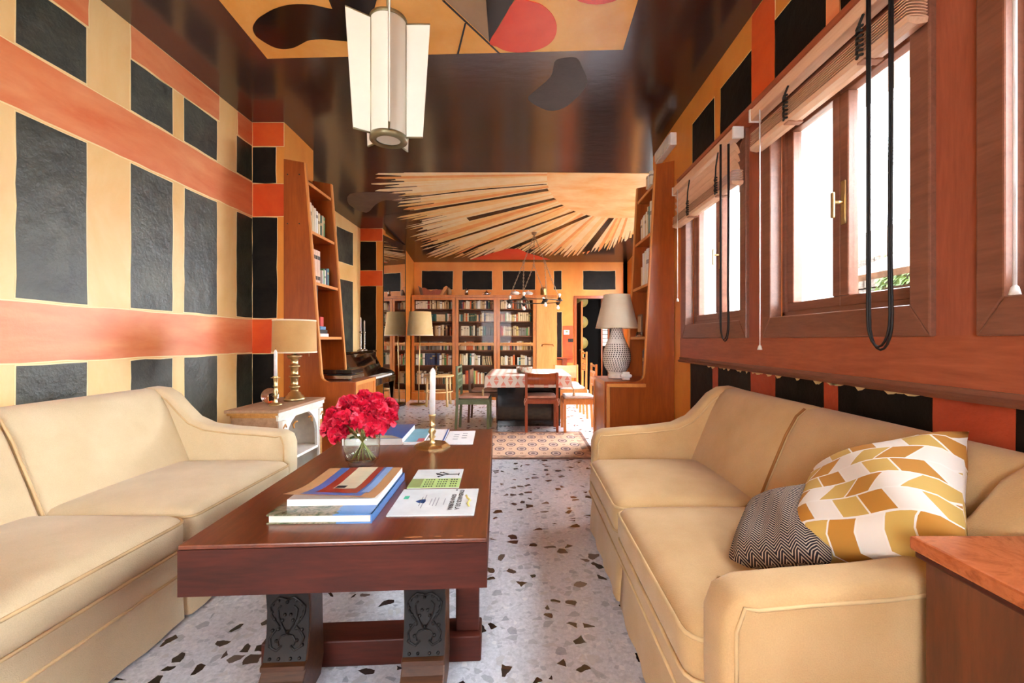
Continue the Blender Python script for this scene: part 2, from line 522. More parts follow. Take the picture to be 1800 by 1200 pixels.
# book cover: colour comes from each object, with a title band on the spine
t = NT('book_cover')
oi = t.n('ShaderNodeObjectInfo')
tc = t.n('ShaderNodeTexCoord'); sp = t.n('ShaderNodeSeparateXYZ'); t.l(tc.outputs['Generated'], sp.inputs[0])
ctr = t.math('ADD', .55, t.math('MULTIPLY', oi.outputs['Random'], .3))
band = t.math('LESS_THAN', t.math('ABSOLUTE', t.math('SUBTRACT', sp.outputs[2], ctr)), .06)
use = t.math('GREATER_THAN', t.math('FRACT', t.math('MULTIPLY', oi.outputs['Random'], 7.3)), .45)
lum = t.n('ShaderNodeRGBToBW'); t.l(oi.outputs['Color'], lum.inputs[0])
bc = t.mix(t.math('LESS_THAN', lum.outputs[0], .25), lin((90, 62, 44)), lin((206, 178, 120)))
t.l(t.mix(t.math('MULTIPLY', t.math('MULTIPLY', band, use), .7), oi.outputs['Color'], bc), t.b.inputs['Base Color'])
t.b.inputs['Roughness'].default_value = .5

# ================================================================ SETTING
XL, XR = -2.755, 1.575
ZC = 3.47
KS = .124
YS = 5.13
def zc(y):   # level over the sitting room, then easing into a gentle fall towards the back wall
    if y <= 4.38: return ZC
    if y <= 5.88: return ZC - KS * (y - 4.38) ** 2 / 3.0
    return ZC - KS * (y - YS)

fl = MB(); fl.box(-3.6, 2.9, -2.6, 9.6, -.06, 0)
struct(fl.build('floor', 'terrazzo'), 'pale terrazzo floor with scattered dark marble chips', 'floor')
cm = MB()
ys_ = [-2.6, 0, 2, 4.38] + [4.38 + .1 * k for k in range(1, 16)] + [6.5, 7.5, 8.5, 9.6]
cv = []; cf = []
for y in ys_: cv += [(-3.6, y, zc(y)), (2.6, y, zc(y))]
for i in range(len(ys_) - 1): cf.append((i * 2, i * 2 + 2, i * 2 + 3, i * 2 + 1))
cm.add(cv, cf, 0, True)
cm.box(-3.6, 2.6, -2.6, 9.6, ZC + .08, ZC + .12)
ceiling = struct(cm.build('ceiling', 'ceiling_lacquer'), 'glossy dark brown lacquered ceiling with painted murals', 'ceiling')

def jit_rect(u0, u1, v0, v1, w, seed):
    rnd = random.Random(seed); pts = []
    def edge(a, b):
        n = max(2, int((Vector(b) - Vector(a)).length / .12))
        for i in range(n):
            k = i / n
            pts.append((a[0] + (b[0] - a[0]) * k + rnd.uniform(-w, w), a[1] + (b[1] - a[1]) * k + rnd.uniform(-w, w)))
    edge((u0, v0), (u1, v0)); edge((u1, v0), (u1, v1)); edge((u1, v1), (u0, v1)); edge((u0, v1), (u0, v0))
    return pts
PSEED = [0]
def patch(parent, plane, pos, u0, u1, v0, v1, mat, line=.008, name='painted_panel', w=.004, skew=None):
    """painted field lying on a wall. plane '+x': wall facing +x at x=pos (u=y); '-x': facing -x; '-y': facing -y at y=pos (u=x)"""
    PSEED[0] += 1
    m = MB()
    def place(pts, off):
        r = []
        for u, v in pts:
            if plane == '+x': r.append(((pos if skew is None else skew(u)) + off, u, v))
            elif plane == '-x': r.append((pos - off, u, v))
            else: r.append((u, pos - off, v))
        return r
    for k, (g, mi, off) in enumerate(((line, 1, .0012), (0, 0, .0026))):
        if k == 0 and line <= 0: continue
        P = jit_rect(u0 - g, u1 + g, v0 - g, v1 + g, w, PSEED[0])
        F = place(P, off); B = place(P, 0); n = len(P)
        ix = tuple(range(n))
        flip = plane == '-x'
        m.add(F + B, [ix[::-1] if flip else ix] + [(i, (i + 1) % n, n + (i + 1) % n, n + i) for i in range(n)], mi)
    return m.build(name, [mat, 'cream_line'], parent)

# ---- left wall of the sitting room
m = MB(); m.box(XL - .12, XL, -2.6, 4.477, 0, ZC)
wl = struct(m.build('wall_left', 'ochre_lit'), 'ochre wall painted with black panels and orange bands', 'wall')
cols = [(.75, 1.25), (1.5, 1.95), (2.386, 2.773), (3.087, 3.454), (3.577, 3.957), (4.234, 4.472)]
for a, b in cols:
    patch(wl, '+x', XL, a, b, 2.87, 3.225, 'black_paint')
    patch(wl, '+x', XL, a, b, 1.475, 2.49, 'black_paint')
    patch(wl, '+x', XL, a, b, .2, 1.105, 'black_paint')
patch(wl, '+x', XL, -1.0, 4.474, 2.515, 2.85, 'orange_band', name='painted_band')
patch(wl, '+x', XL, -1.0, 4.474, 1.125, 1.455, 'orange_band', name='painted_band')
for a, b in ((.7, 2.785), (3.087, 3.987), (4.25, 4.474)):
    patch(wl, '+x', XL, a, b, 3.24, ZC - .006, 'orange_band', name='painted_band')

m = MB(); m.box(XL, -1.9, -2.6, -2.5, 0, ZC); m.box(-.5, 2.0, -2.6, -2.5, 0, ZC); m.box(-1.9, -.5, -2.6, -2.5, 2.6, ZC); m.box(-1.9, -.5, -2.6, -2.5, 0, 1.1)  # gap in this unseen wall is added to light the room from behind
struct(m.build('wall_rear', 'ochre'), 'unseen wall behind the viewer with an opening added to let in light', 'wall')
# ---- stub wall between the rooms (left)
XP = -2.425
m = MB(); m.box(-3.4, XP, 4.477, 5.10, 0, ZC)
ws = struct(m.build('wall_stub', 'ochre'), 'short ochre wall end behind the left shelf tower', 'wall')
def stub_front(y, x0, x1, zt, rows, wall):
    for z0, z1, c, strip in rows:
        dark = c == 'black_paint'
        patch(wall, '-y', y, x0 + .006, x1 - (strip if dark else .003), z0, z1, 'black_shaded' if dark else c, .005, 'painted_panel' if dark else 'painted_band')
stub_front(4.477, XL, XP, ZC, [(3.225, ZC - .006, 'red_band', 0), (2.85, 3.215, 'black_paint', .085), (2.51, 2.84, 'red_band', 0),
           (1.47, 2.5, 'black_paint', .075), (1.115, 1.46, 'red_band', 0), (.1, 1.105, 'black_paint', .07)], ws)

# ---- dining room left wall (runs slightly inwards), its stub and the mirror
def xlw(y): return -2.787 - .171 * (7.556 - y)
m = MB()
m.add([(xlw(5.1), 5.1, 0), (xlw(7.6), 7.6, 0), (xlw(7.6), 7.6, 3.3), (xlw(5.1), 5.1, ZC),
       (xlw(5.1) - .1, 5.1, 0), (xlw(7.6) - .1, 7.6, 0), (xlw(7.6) - .1, 7.6, 3.3), (xlw(5.1) - .1, 5.1, ZC)],
      [(0, 1, 2, 3), (4, 7, 6, 5), (3, 2, 6, 7)])
wd = struct(m.build('wall_dining_left', 'ochre_lit'), 'ochre dining room wall with tall grey black panels', 'wall')
for a, b in ((5.3, 5.8), (6.05, 6.55), (6.87, 7.33)):
    patch(wd, '+x', 0, a, b, 2.49, 3.03, 'black_paint', skew=xlw)
    patch(wd, '+x', 0, a, b, 1.06, 2.22, 'black_paint', skew=xlw)
m = MB(); m.box(-3.0, -2.394, 7.556, 7.7, 0, 3.25)
wst = struct(m.build('wall_pier', 'ochre'), 'narrow painted pier beside the tall mirror', 'wall')
stub_front(7.556, -2.787, -2.394, 3.17, [(2.95, 3.165, 'red_band', 0), (2.447, 2.94, 'black_paint', .115), (2.18, 2.437, 'red_band', 0),
           (.6, 2.17, 'black_paint', .115)], wst)
m = MB()
mx0, my0, mx1, my1 = -2.386, 7.56, -2.225, 8.40
nx, ny = (my1 - my0), -(mx1 - mx0); ln = math.hypot(nx, ny); nx /= ln; ny /= ln
def mir(t_, off): return (mx0 + (mx1 - mx0) * t_ + nx * off, my0 + (my1 - my0) * t_ + ny * off)
def slab(m, t0, t1, o0, o1, z0, z1, mi=0):
    p = [mir(t0, o0), mir(t1, o0), mir(t1, o1), mir(t0, o1)]
    m.prism(p, 'z', z0, z1, mi)
mt = thing('wall_mirror', 'tall frameless mirror standing beside the bookcase', 'mirror')
slab(m, .02, .98, -.004, 0, .04, 3.05); m.build('mirror_glass', 'mirror', mt)
m = MB(); slab(m, 0, 1, -.04, -.006, .0, 3.06); m.build('backing', 'cover_dark', mt)
m = MB(); slab(m, 0, .016, -.004, .004, 0, 3.06); slab(m, .984, 1, -.004, .004, 0, 3.06); m.build('edge_strip', 'dark_metal', mt)
m = MB(); m.prism([(-2.29, 8.43), (-2.33, 9.5), (-2.7, 9.5), (-2.7, 7.65), (-2.45, 7.65)], 'z', 0, 3.3)
wm = struct(m.build('wall_corner', 'ochre'), 'orange wall strip between mirror and bookcase', 'wall')

# ---- back wall with the row of black fields and the doorway
YB = 9.49
m = MB()
m.box(-3.0, 1.135, YB, YB + .12, 0, 3.05); m.box(1.135, 2.3, YB, YB + .12, 2.14, 3.05); m.box(2.2, 2.4, YB, YB + .12, 0, 3.05)
wb = struct(m.build('wall_back', 'ochre'), 'orange back wall with a row of black painted fields', 'wall')
for a, b in ((-2.16, -1.49), (-1.28, -.64), (-.41, .296), (.70, .865), (1.335, 2.03)):
    patch(wb, '-y', YB, a, b, 2.335, 2.74, 'black_shaded', .006)
patch(wb, '-y', YB, .765, .87, .82, 1.85, 'black_shaded', .006)
patch(wb, '-y', YB, .885, 1.11, .75, 1.55, 'red_band', 0, 'painted_band')
m = MB(); m.box(2.29, 2.4, 5.25, 5.5, 0, 3.45); m.box(2.29, 2.4, 8.7, 9.6, 0, 3.2); m.box(2.29, 2.4, 5.5, 8.7, 0, .75); m.box(2.29, 2.4, 5.5, 8.7, 2.9, 3.45)  # hidden window opening, added to bring daylight into the dining room
wr2 = struct(m.build('wall_dining_right', 'ochre'), 'ochre right wall of the dining room with an added daylight opening', 'wall')
patch(wr2, '-x', 2.29, 8.75, 9.1, 2.33, 2.72, 'black_paint', .006)
m = MB(); m.box(1.575, 2.4, 5.10, 5.25, 0, ZC)
struct(m.build('wall_return', 'ochre'), 'ochre wall return behind the right shelf tower', 'wall')

# doorway: frame, open leaf, dark lobby with gilt discs
d1 = sempty('door_1', 'open doorway in the back wall with wooden frame', 'door')
m = MB(); m.box(1.135, 1.19, YB - .03, YB + .13, 0, 2.2); m.box(2.15, 2.2, YB - .03, YB + .13, 0, 2.2); m.box(1.19, 2.15, YB - .03, YB + .13, 2.14, 2.2)
m.build('door_frame', 'wood_shelf', d1)
m = MB(); m.bbox(1.30, 1.34, YB + .1, YB + .88, .01, 2.1, .004); leaf = m.build('door_leaf', 'wood_case', d1)
m = MB(); m.tube([(1.26, YB + .14, 1.02), (1.38, YB + .14, 1.02)], .012); m.build('door_handle', 'silver', leaf)
m = MB(); m.box(1.0, 3.0, 10.7, 10.8, 0, 3.0); m.box(.9, 1.0, 9.61, 10.8, 0, 3.0); m.box(2.9, 3.0, 9.61, 10.8, 0, 3); m.box(.9, 3.0, 9.6, 10.8, 2.9, 3.0); m.box(.9, 3.0, 9.61, 10.8, -.05, 0)
wlob = struct(m.build('wall_lobby', 'lobby_black'), 'black walls of the lobby seen through the doorway', 'wall')
for z in (2.19, 1.68, 1.17):
    m = MB(); m.lathe([(0, 0), (.15, 0), (.15, .012), (0, .012)], seg=28); o = m.build('gilt_disc', 'gold_disc', wlob)
    o.location = (1.47, 10.69, z); o.rotation_euler = (R(90), 0, 0)
m = MB(); m.box(1.93, 1.96, 10.62, 10.7, .3, 2.3); m.box(2.1, 2.13, 10.62, 10.7, .3, 2.3); m.build('post', 'wood_shelf', wlob)
for k in range(9):
    m = MB(); m.bbox(1.965, 2.095, 10.64, 10.7, 1.1 + k * .095, 1.185 + k * .095, .008); m.build('glass_block', 'offwhite', wlob)

# ---- right wall of the sitting room
m = MB()
XO = 1.95
m.box(XR, XO, -2.6, 5.10, 0, 1.05)
m.box(XR, XO, -2.6, 5.10, 2.78, ZC)
m.box(XR, XO, 4.285, 5.10, 1.05, 2.78)
m.box(XR + .02, XO, 2.82, 2.96, 1.05, 2.78); m.box(XR + .02, XO, 1.50, 1.62, 1.05, 2.78); m.box(XR + .02, XO, .16, .31, 1.05, 2.78); m.box(XR + .02, XO, 4.2, 4.285, 1.05, 2.78); m.box(XR + .02, XO, -2.6, -1.2, 1.05, 2.78)
for a, b in ((2.96, 4.2), (1.62, 2.82), (.31, 1.5), (-1.2, .16)):
    m.box(XR + .02, XO, a, b, 1.05, 1.36); m.box(XR + .02, XO, a, b, 2.6, 2.78)
wr = struct(m.build('wall_right', ['ochre']), 'ochre window wall with black and red painted fields', 'wall')
for a, b, c in ((3.609, 4.083, 'black_paint'), (3.505, 3.609, 'brick_red'), (3.009, 3.505, 'black_paint'), (2.713, 3.009, 'brick_red'), (2.28, 2.713, 'black_paint'),
                (2.177, 2.28, 'brick_red'), (1.677, 2.177, 'black_paint'), (1.394, 1.677, 'brick_red'), (.9, 1.394, 'black_paint'), (.6, .9, 'brick_red'), (-.2, .6, 'black_paint')):
    patch(wr, '-x', XR, a, b, .05, 1.03, c.replace('black_paint', 'black_shaded'), 0, 'painted_panel', .003)
for a, b, c in ((3.577, 4.03, 'black_paint'), (3.0, 3.465, 'black_paint'), (2.267, 2.719, 'black_paint'), (1.677, 2.158, 'black_paint'), (.9, 1.5, 'black_paint'), (.1, .7, 'black_paint')):
    patch(wr, '-x', XR, a, b, 2.815, 3.23, 'black_shaded')
for a, b in ((2.724, 2.996), (1.5, 1.672)):
    patch(wr, '-x', XR, a, b, 2.812, ZC - .01, 'red_band', .004, 'painted_band')
for a, b in ((2.17, 2.262),):
    patch(wr, '-x', XR, a, b, 2.812, 3.4, 'orange_band', .004, 'painted_band')
# flaked plaster along the moulding
m = MB(); rnd = random.Random(3)
for k in range(26):
    y = 1.7 + rnd.random() * 2.0; l_ = rnd.uniform(.02, .09); h = rnd.uniform(.005, .02)
    m.poly([(XR - .004, y, 1.03), (XR - .004, y + l_, 1.03), (XR - .004, y + l_ * .7, 1.03 - h), (XR - .004, y + l_ * .3, 1.03 - h * .7)])
m.build('flaked_plaster', 'cream_line', wr)

# wooden panelling around the windows
pn = sempty('trim_1', 'reddish brown wooden panelling around the windows', 'panelling')
m = MB(); m.box(XR - .025, XR + .03, -1.5, 4.285, 1.07, 1.265); m.build('plank', 'wood_window_h', pn)
m = MB(); m.prism([(XR + .02, 1.035), (XR - .04, 1.035), (XR - .048, 1.05), (XR - .03, 1.062), (XR - .034, 1.08), (XR + .02, 1.085)], 'y', -1.5, 4.285); m.build('moulding', 'wood_casing', pn)
m = MB(); m.prism([(XR + .02, 2.70), (XR - .025, 2.70), (XR - .03, 2.765), (XR - .055, 2.785), (XR - .06, 2.812), (XR + .01, 2.815)], 'y', -1.5, 4.285); m.build('top_rail', 'wood_window_h', pn)
for a, b in ((4.18, 4.285), (2.788, 2.994), (1.477, 1.643), (.164, .33)):
    m = MB(); m.box(XR - .02, XR + .03, a, b, 1.265, 2.70); m.build('post', 'wood_window', pn)

def window(n, y0, y1, label):
    w = sempty('window_%d' % n, label, 'window')
    z0, z1, cw = 1.263, 2.70, .088
    iy0, iy1, iz0, iz1 = y0 + cw, y1 - cw, z0 + .125, z1 - .12
    def board(p, nm='casing'):
        m = MB(); m.prism(p, 'x', XR - .045, XR + .03, 0, .006, 2); m.build(nm, 'wood_casing', w)
    board([(y0, z0), (y1, z0), (iy1, iz0), (iy0, iz0)]); board([(y0, z1), (y1, z1), (iy1, iz1), (iy0, iz1)])
    board([(y0, z0), (iy0, iz0), (iy0, iz1), (y0, z1)]); board([(y1, z0), (iy1, iz0), (iy1, iz1), (y1, z1)])
    f = MB(); t_ = .03
    f.box(XR + .03, XR + .11, iy0, iy1, iz0, iz0 + t_); f.box(XR + .03, XR + .11, iy0, iy1, iz1 - t_, iz1)
    f.box(XR + .03, XR + .11, iy0, iy0 + t_, iz0, iz1); f.box(XR + .03, XR + .11, iy1 - t_, iy1, iz0, iz1)
    f.build('window_frame', 'wood_casing', w)
    ym = (iy0 + iy1) / 2 + .015
    for a, b in ((iy0 + t_, ym), (ym, iy1 - t_)):
        s_ = .055
        m = MB(); x0, x1 = XR + .045, XR + .1
        m.bbox(x0, x1, a, b, iz0 + t_, iz0 + t_ + s_, .006); m.bbox(x0, x1, a, b, iz1 - t_ - s_, iz1 - t_, .006)
        m.bbox(x0, x1, a, a + s_, iz0 + t_ + s_, iz1 - t_ - s_, .006); m.bbox(x0, x1, b - s_, b, iz0 + t_ + s_, iz1 - t_ - s_, .006)
        sa = m.build('sash', 'wood_casing', w)
        m = MB(); m.box(XR + .07, XR + .078, a + s_, b - s_, iz0 + t_ + s_, iz1 - t_ - s_); m.build('pane', 'glass', sa)
    m = MB(); m.bbox(XR + .038, XR + .047, ym - .045, ym - .015, 1.83, 2.05, .003); hp = m.build('handle_plate', 'brass', w)
    m = MB(); m.tube([(XR + .04, ym - .03, 1.94), (XR - .005, ym - .03, 1.94)], .009); m.bbox(XR - .02, XR - .005, ym - .04, ym - .02, 1.86, 1.99, .006); m.build('handle_lever', 'brass', hp)
    m = MB()
    m.box(XR + .11, XO + .02, iy0 - .02, iy0, iz0, iz1); m.box(XR + .11, XO + .02, iy1, iy1 + .02, iz0, iz1)
    m.box(XR + .11, XO + .04, iy0, iy1, iz0 - .03, iz0); m.box(XR + .11, XO + .02, iy0, iy1, iz1, iz1 + .02)
    m.build('window_reveal', 'reveal_white', w)
window(1, 2.994, 4.18, 'far casement window below the half lowered blind')
window(2, 1.643, 2.788, 'middle casement window with brass handle above the sofa')
window(3, .33, 1.477, 'nearest window, only its dark casing in view')
window(4, -1.18, .164, 'window beside the camera outside the frame')

# outdoors: courtyard wall, post, creeper, roof eave
m = MB(); m.box(2.5, 12, -6, 14, -.3, -.2)
struct(m.build('courtyard_ground', 'outside_stone'), 'pale courtyard ground outside the windows', 'ground')
yw = thing('courtyard_wall', 'sunlit pale stone courtyard wall outside the windows', 'wall', (4.6, 0, -.2))
rnd = random.Random(11)
m = MB(); m.box(.05, .3, -2, 8.4, 0, 2.9); m.build('wall_core', 'outside_cream', yw)
sm = []
for k in range(6):
    q = MB(); q.bbox(-.04, .1, -.5, .5, -.5, .5, .03); o = q.build('stone', 'outside_stone', yw); sm.append(o.data); COL.objects.unlink(o); bpy.data.objects.remove(o)
z = .02; ri = 0
while z < 2.4:
    h = rnd.uniform(.16, .26); y = 1.0 + rnd.uniform(0, .3)
    while y < 8.0:
        l_ = rnd.uniform(.28, .6)
        o = bpy.data.objects.new('stone', rnd.choice(sm)); COL.objects.link(o); o.parent = yw
        o.location = (0, y + l_ / 2, z + h / 2); o.scale = (1, l_ * .96, h * .93); y += l_
    z += h
for k, (yy, n, z0, z1) in enumerate(((6.7, 130, 1.6, 2.6), (5.3, 220, 1.4, 2.25))):
    m = MB()
    for i in range(n):
        a = rnd.uniform(z0, z1); b = yy + rnd.gauss(0, .28) * (1.4 - .4 * a); s_ = rnd.uniform(.03, .06); tl = rnd.uniform(-.5, .5)
        m.add([(0, b - s_, a), (-.03, b, a - s_ * (1 + tl)), (0, b + s_, a), (-.01, b, a + s_)], [(0, 1, 2, 3)])
    o = m.build('creeper', 'outside_leaf', yw, (-.07, 0, .2)); o['kind'] = 'stuff'; o['label'] = 'green creeper leaves'
m = MB(); m.bbox(-.06, .06, -.07, .07, 0, 3.4, .01)
tag(m.build('garden_post', 'outside_wood', None, (2.75, 4.5, -.2)), 'grey wooden post outside the middle window', 'post')
m = MB(); m.bbox(-.06, .06, -.07, .07, 0, 3.4, .01)
tag(m.build('garden_post', 'outside_wood', None, (2.75, 6.9, -.2)), 'grey wooden post outside the far window', 'post')
sh = thing('garden_shed', 'small wooden shed with tiled roof in the courtyard', 'shed', (3.9, 3.9, -.2))
for k in range(9):
    m = MB(); m.bbox(-.3, .3, -.45, .45, .9 + k * .12, 1.01 + k * .12, .008); m.build('board', 'outside_wood', sh)
m = MB(); m.prism([(-.7, 2.0), (.5, 2.5), (.5, 2.56), (-.7, 2.06)], 'y', -.8, .7); m.build('roof', 'outside_stone', sh)
# ================================================================ CEILING PAINTINGS
def cpoly(pts, mat, layer, name='painted_shape', label=None):
    m = MB(); off = .0015 * layer
    F = [(x, y, zc(y) - off) for x, y in pts]; B = [(x, y, zc(y) + .001) for x, y in pts]; n = len(pts)
    area2 = sum(pts[i][0] * pts[(i + 1) % n][1] - pts[(i + 1) % n][0] * pts[i][1] for i in range(n))
    ix = tuple(range(n))
    m.add(F + B, [ix[::-1] if area2 > 0 else ix] + [(i, (i + 1) % n, n + (i + 1) % n, n + i) for i in range(n)])
    o = m.build(name, mat, ceiling)
    if label: o['label'] = label
    return o
cpoly([(-2.009, 3.46), (.775, 3.352), (.76, 2.86), (.74, 1.0), (-1.95, 1.0), (-1.978, 2.863)], 'mural_yellow', 1, label='yellow ground of the near ceiling mural')
def smooth_loop(pts, n=4):
    r = []; N = len(pts)
    for i in range(N):
        p0, p1, p2, p3 = (Vector(pts[(i + k - 1) % N]) for k in range(4))
        for j in range(n):
            t_ = j / n
            r.append(tuple(.5 * ((2 * p1) + (-p0 + p2) * t_ + (2 * p0 - 5 * p1 + 4 * p2 - p3) * t_ ** 2 + (-p0 + 3 * p1 - 3 * p2 + p3) * t_ ** 3)))
    return r
cpoly(smooth_loop([(-1.315, 2.926), (-1.387, 2.902), (-1.485, 2.896), (-1.575, 2.909), (-1.67, 2.942), (-1.755, 2.986), (-1.823, 3.027), (-1.884, 3.081), (-1.916, 3.121), (-1.936, 3.17), (-1.938, 3.218), (-1.91, 3.282), (-1.877, 3.324), (-1.834, 3.342), (-1.785, 3.341), (-1.723, 3.324), (-1.644, 3.281), (-1.593, 3.253), (-1.549, 3.24), (-1.462, 3.234), (-1.392, 3.244), (-1.303, 3.257), (-1.22, 3.27), (-1.14, 3.24), (-1.09, 3.15), (-1.06, 3.0), (-1.2, 2.96)], 3), 'mural_black', 2, label='black cloud shape')
cpoly([(-1.2, 2.4), (-1.271, 2.953), (-1.05, 3.05), (-.86, 2.7), (-.8, 2.4)], 'mural_black', 3)
cpoly([(-.7, 2.55), (-.20, 2.45), (-.241, 3.26)], 'mural_grey', 2, label='grey brown wedge')
cpoly([(-.22, 2.35), (.17, 2.4), (-.242, 3.264)], 'mural_black', 3, label='black wedge')
cpoly([(-.52, 2.863), (-.505, 2.863), (-.165, 3.394), (-.178, 3.396)], 'mural_black', 4)
cpoly([(-.4, 3.069), (-.388, 3.069), (-.488, 3.40), (-.503, 3.40)], 'mural_black', 4)
cpoly(smooth_loop([(-.045, 2.863), (.061, 2.871), (.137, 2.904), (.205, 2.98), (.242, 3.069), (.251, 3.154), (.23, 3.244), (.171, 3.317), (.071, 3.367), (-.031, 3.378), (-.118, 3.361), (-.188, 3.313), (-.24, 3.262), (-.14, 3.06)], 3), 'mural_red', 4, label='red rounded shape')
cpoly([(.49 + .25 * math.cos(2 * PI * k / 28), 2.645 + .25 * math.sin(2 * PI * k / 28)) for k in range(28)], 'mural_red', 4, label='red disc')
paint('ceiling_repair', (42, 36, 34), (54, 48, 44), .5, .1, 6)
cpoly(smooth_loop([(.06, 4.05), (.125, 3.9), (.245, 3.70), (.262, 3.51), (.31, 3.46), (.43, 3.45), (.49, 3.56), (.545, 3.69), (.57, 3.78), (.55, 3.90), (.49, 4.05), (.40, 4.20), (.25, 4.24)], 3), 'ceiling_repair', 1, 'repair_patch', 'dull grey repair patch on the dark ceiling')
cpoly(smooth_loop([(-2.45, 6.25), (-2.1, 6.2), (-1.85, 6.22), (-1.68, 6.35), (-1.8, 6.5), (-2.0, 6.45), (-2.2, 6.6), (-2.45, 6.9), (-2.6, 6.6)], 3), 'stain_grey', 1, 'damp_stain', 'greyish stain on the ceiling')
# the radiating sun
SX, SY = 1.55, 5.64
def sun_r(a):  # a: angle from -x towards +y
    return 1.22 + .24 * math.sin(a) ** 2
sun = []
for k in range(41):
    a = PI * .99 * k / 40
    r = sun_r(a); sun.append((SX - r * math.cos(a) if a < PI / 2 else min(2.26, SX - r * math.cos(a)), SY + r * math.sin(a)))
rr = random.Random(5)
def lim_(a):
    ca, sa = math.cos(a), math.sin(a)
    lim = min(3.62 / max(ca, .05) if ca > 0 else 9, 3.66 / max(sa, .05))
    if a > R(60): lim = min(lim, 3.66 - max(0, a - R(78)) * 2.2)
    if a > R(95): lim = 2.75 - (a - R(95)) * .7
    return lim
fm = MB()
for k in range(0, 117):
    a0, a1 = R(k), R(k + 1); q = rr.uniform(.76, .9)
    P4 = [(SX - 1.1 * math.cos(a0), SY + 1.1 * math.sin(a0)), (SX - lim_(a0) * q * math.cos(a0), SY + lim_(a0) * q * math.sin(a0)), (SX - lim_(a1) * q * math.cos(a1), SY + lim_(a1) * q * math.sin(a1)), (SX - 1.1 * math.cos(a1), SY + 1.1 * math.sin(a1))]
    n0 = 8
    for i in range(n0):
        def L2(A, B, t_): return (A[0] + (B[0] - A[0]) * t_, A[1] + (B[1] - A[1]) * t_)
        qd = [L2(P4[0], P4[1], i / n0), L2(P4[0], P4[1], (i + 1) / n0), L2(P4[3], P4[2], (i + 1) / n0), L2(P4[3], P4[2], i / n0)]
        fm.add([(x, y, zc(y) - .001) for x, y in qd], [(0, 1, 2, 3)], 0 if k % 3 else 1)
fm.build('painted_fan', ['ray_gold', 'ray_cream'], ceiling)
NR = 84
a = .0; k = 0
while a < R(128) and k < 110:
    da = R(rr.uniform(.9, 2.1))
    r0 = sun_r(a + da / 2) * .985
    # distance to the painted limit of the fan
    ca, sa = math.cos(a), math.sin(a)
    lim = lim_(a)
    r1 = lim - abs(rr.gauss(0, .2))
    mt = rr.choices(['ray_cream', 'ray_gold', 'ray_orange', 'ray_dark'], [5, 4, 1.6, 0])[0]
    p = []
    def at_(r, an): return (SX - r * math.cos(an), max(5.6, SY + r * math.sin(an)))
    p = [at_(r0, a), at_((r0 + r1) / 2, a), at_(r1 * rr.uniform(.9, 1), a + da * .2), at_(r1, a + da * .5), at_(r1 * rr.uniform(.88, .97), a + da * .85), at_((r0 + r1) / 2, a + da), at_(r0, a + da)]
    if all(q[0] < 2.27 for q in p):
        cpoly(p, mt, 1 + (k % 2), 'painted_ray')
    a += da * .97; k += 1
cpoly(sun, 'mural_sun', 4, 'painted_sun', 'glowing yellow sun disc of the far ceiling mural')
for q in ([(.341, 5.95), (.341, 5.967), (-.629, 6.134), (-1.753, 6.41), (-1.741, 6.383), (-.627, 6.107)], [(.359, 6.083), (.379, 6.154), (-.652, 6.516), (-1.934, 6.992), (-2.2, 6.99), (-.646, 6.458)],
          [(.463, 6.372), (.509, 6.42), (-.714, 7.137), (-.86, 7.22), (-.893, 7.091), (-.699, 6.992)], [(.6, 6.602), (.649, 6.625), (-.776, 7.757), (-1.83, 8.54), (-1.816, 8.474), (-.766, 7.665)],
          [(.815, 6.819), (.874, 6.827), (-.852, 8.52), (-1.17, 8.92), (-1.207, 8.849), (-.841, 8.409)], [(1.048, 6.957), (1.126, 6.992), (-.145, 8.607), (-.268, 8.586)],
          [(1.414, 7.09), (1.502, 7.09), (1.369, 8.709), (1.184, 8.849)], [(-1.885, 7.294), (-1.636, 7.198), (-1.669, 7.303), (-1.895, 7.407)]):
    cpoly(q, 'ray_dark', 3, 'painted_ray', 'dark strip between the rays')
cpoly([(-1.1, 9.3), (-.28, 8.6), (-.05, 8.62), (.1, 8.85), (.6, 9.3)], 'mural_red', 3, label='red wedge at the end of the sun mural')

# ================================================================ SOFAS
def soft_box(mb, c, h, r, bulge=0.0, n=14, mi=0, front_bulge=0.0):
    idx = {}; vs = []; fs = []
    def co(a, hh):  # spread grid towards the edges
        return math.copysign(abs(a) ** .6, a)
    def vert(a, b, g):
        key = (round(a, 4), round(b, 4), round(g, 4))
        if key in idx: return idx[key]
        p = Vector((co(a, 0) * h[0], co(b, 0) * h[1], co(g, 0) * h[2]))
        q = Vector((max(-h[0] + r, min(h[0] - r, p.x)), max(-h[1] + r, min(h[1] - r, p.y)), max(-h[2] + min(r, h[2] * .95), min(h[2] - min(r, h[2] * .95), p.z))))
        d = p - q
        if d.length > 1e-9: p = q + d.normalized() * r * min(1, 1)
        X, Y = p.x / h[0], p.y / h[1]
        if p.z > 0: p.z += bulge * (1 - X * X) * (1 - Y * Y)
        idx[key] = len(vs); vs.append((c[0] + p.x, c[1] + p.y, c[2] + p.z)); return idx[key]
    g = [-1 + 2 * i / n for i in range(n + 1)]
    for ax in range(3):
        for sgn in (-1, 1):
            for i in range(n):
                for j in range(n):
                    q = []
                    for (a, b) in ((g[i], g[j]), (g[i + 1], g[j]), (g[i + 1], g[j + 1]), (g[i], g[j + 1])):
                        t3 = [0, 0, 0]; t3[ax] = sgn; t3[(ax + 1) % 3] = a; t3[(ax + 2) % 3] = b
                        q.append(vert(*t3))
                    fs.append(tuple(q) if sgn > 0 else tuple(q[::-1]))
    mb.add(vs, fs, mi, True)

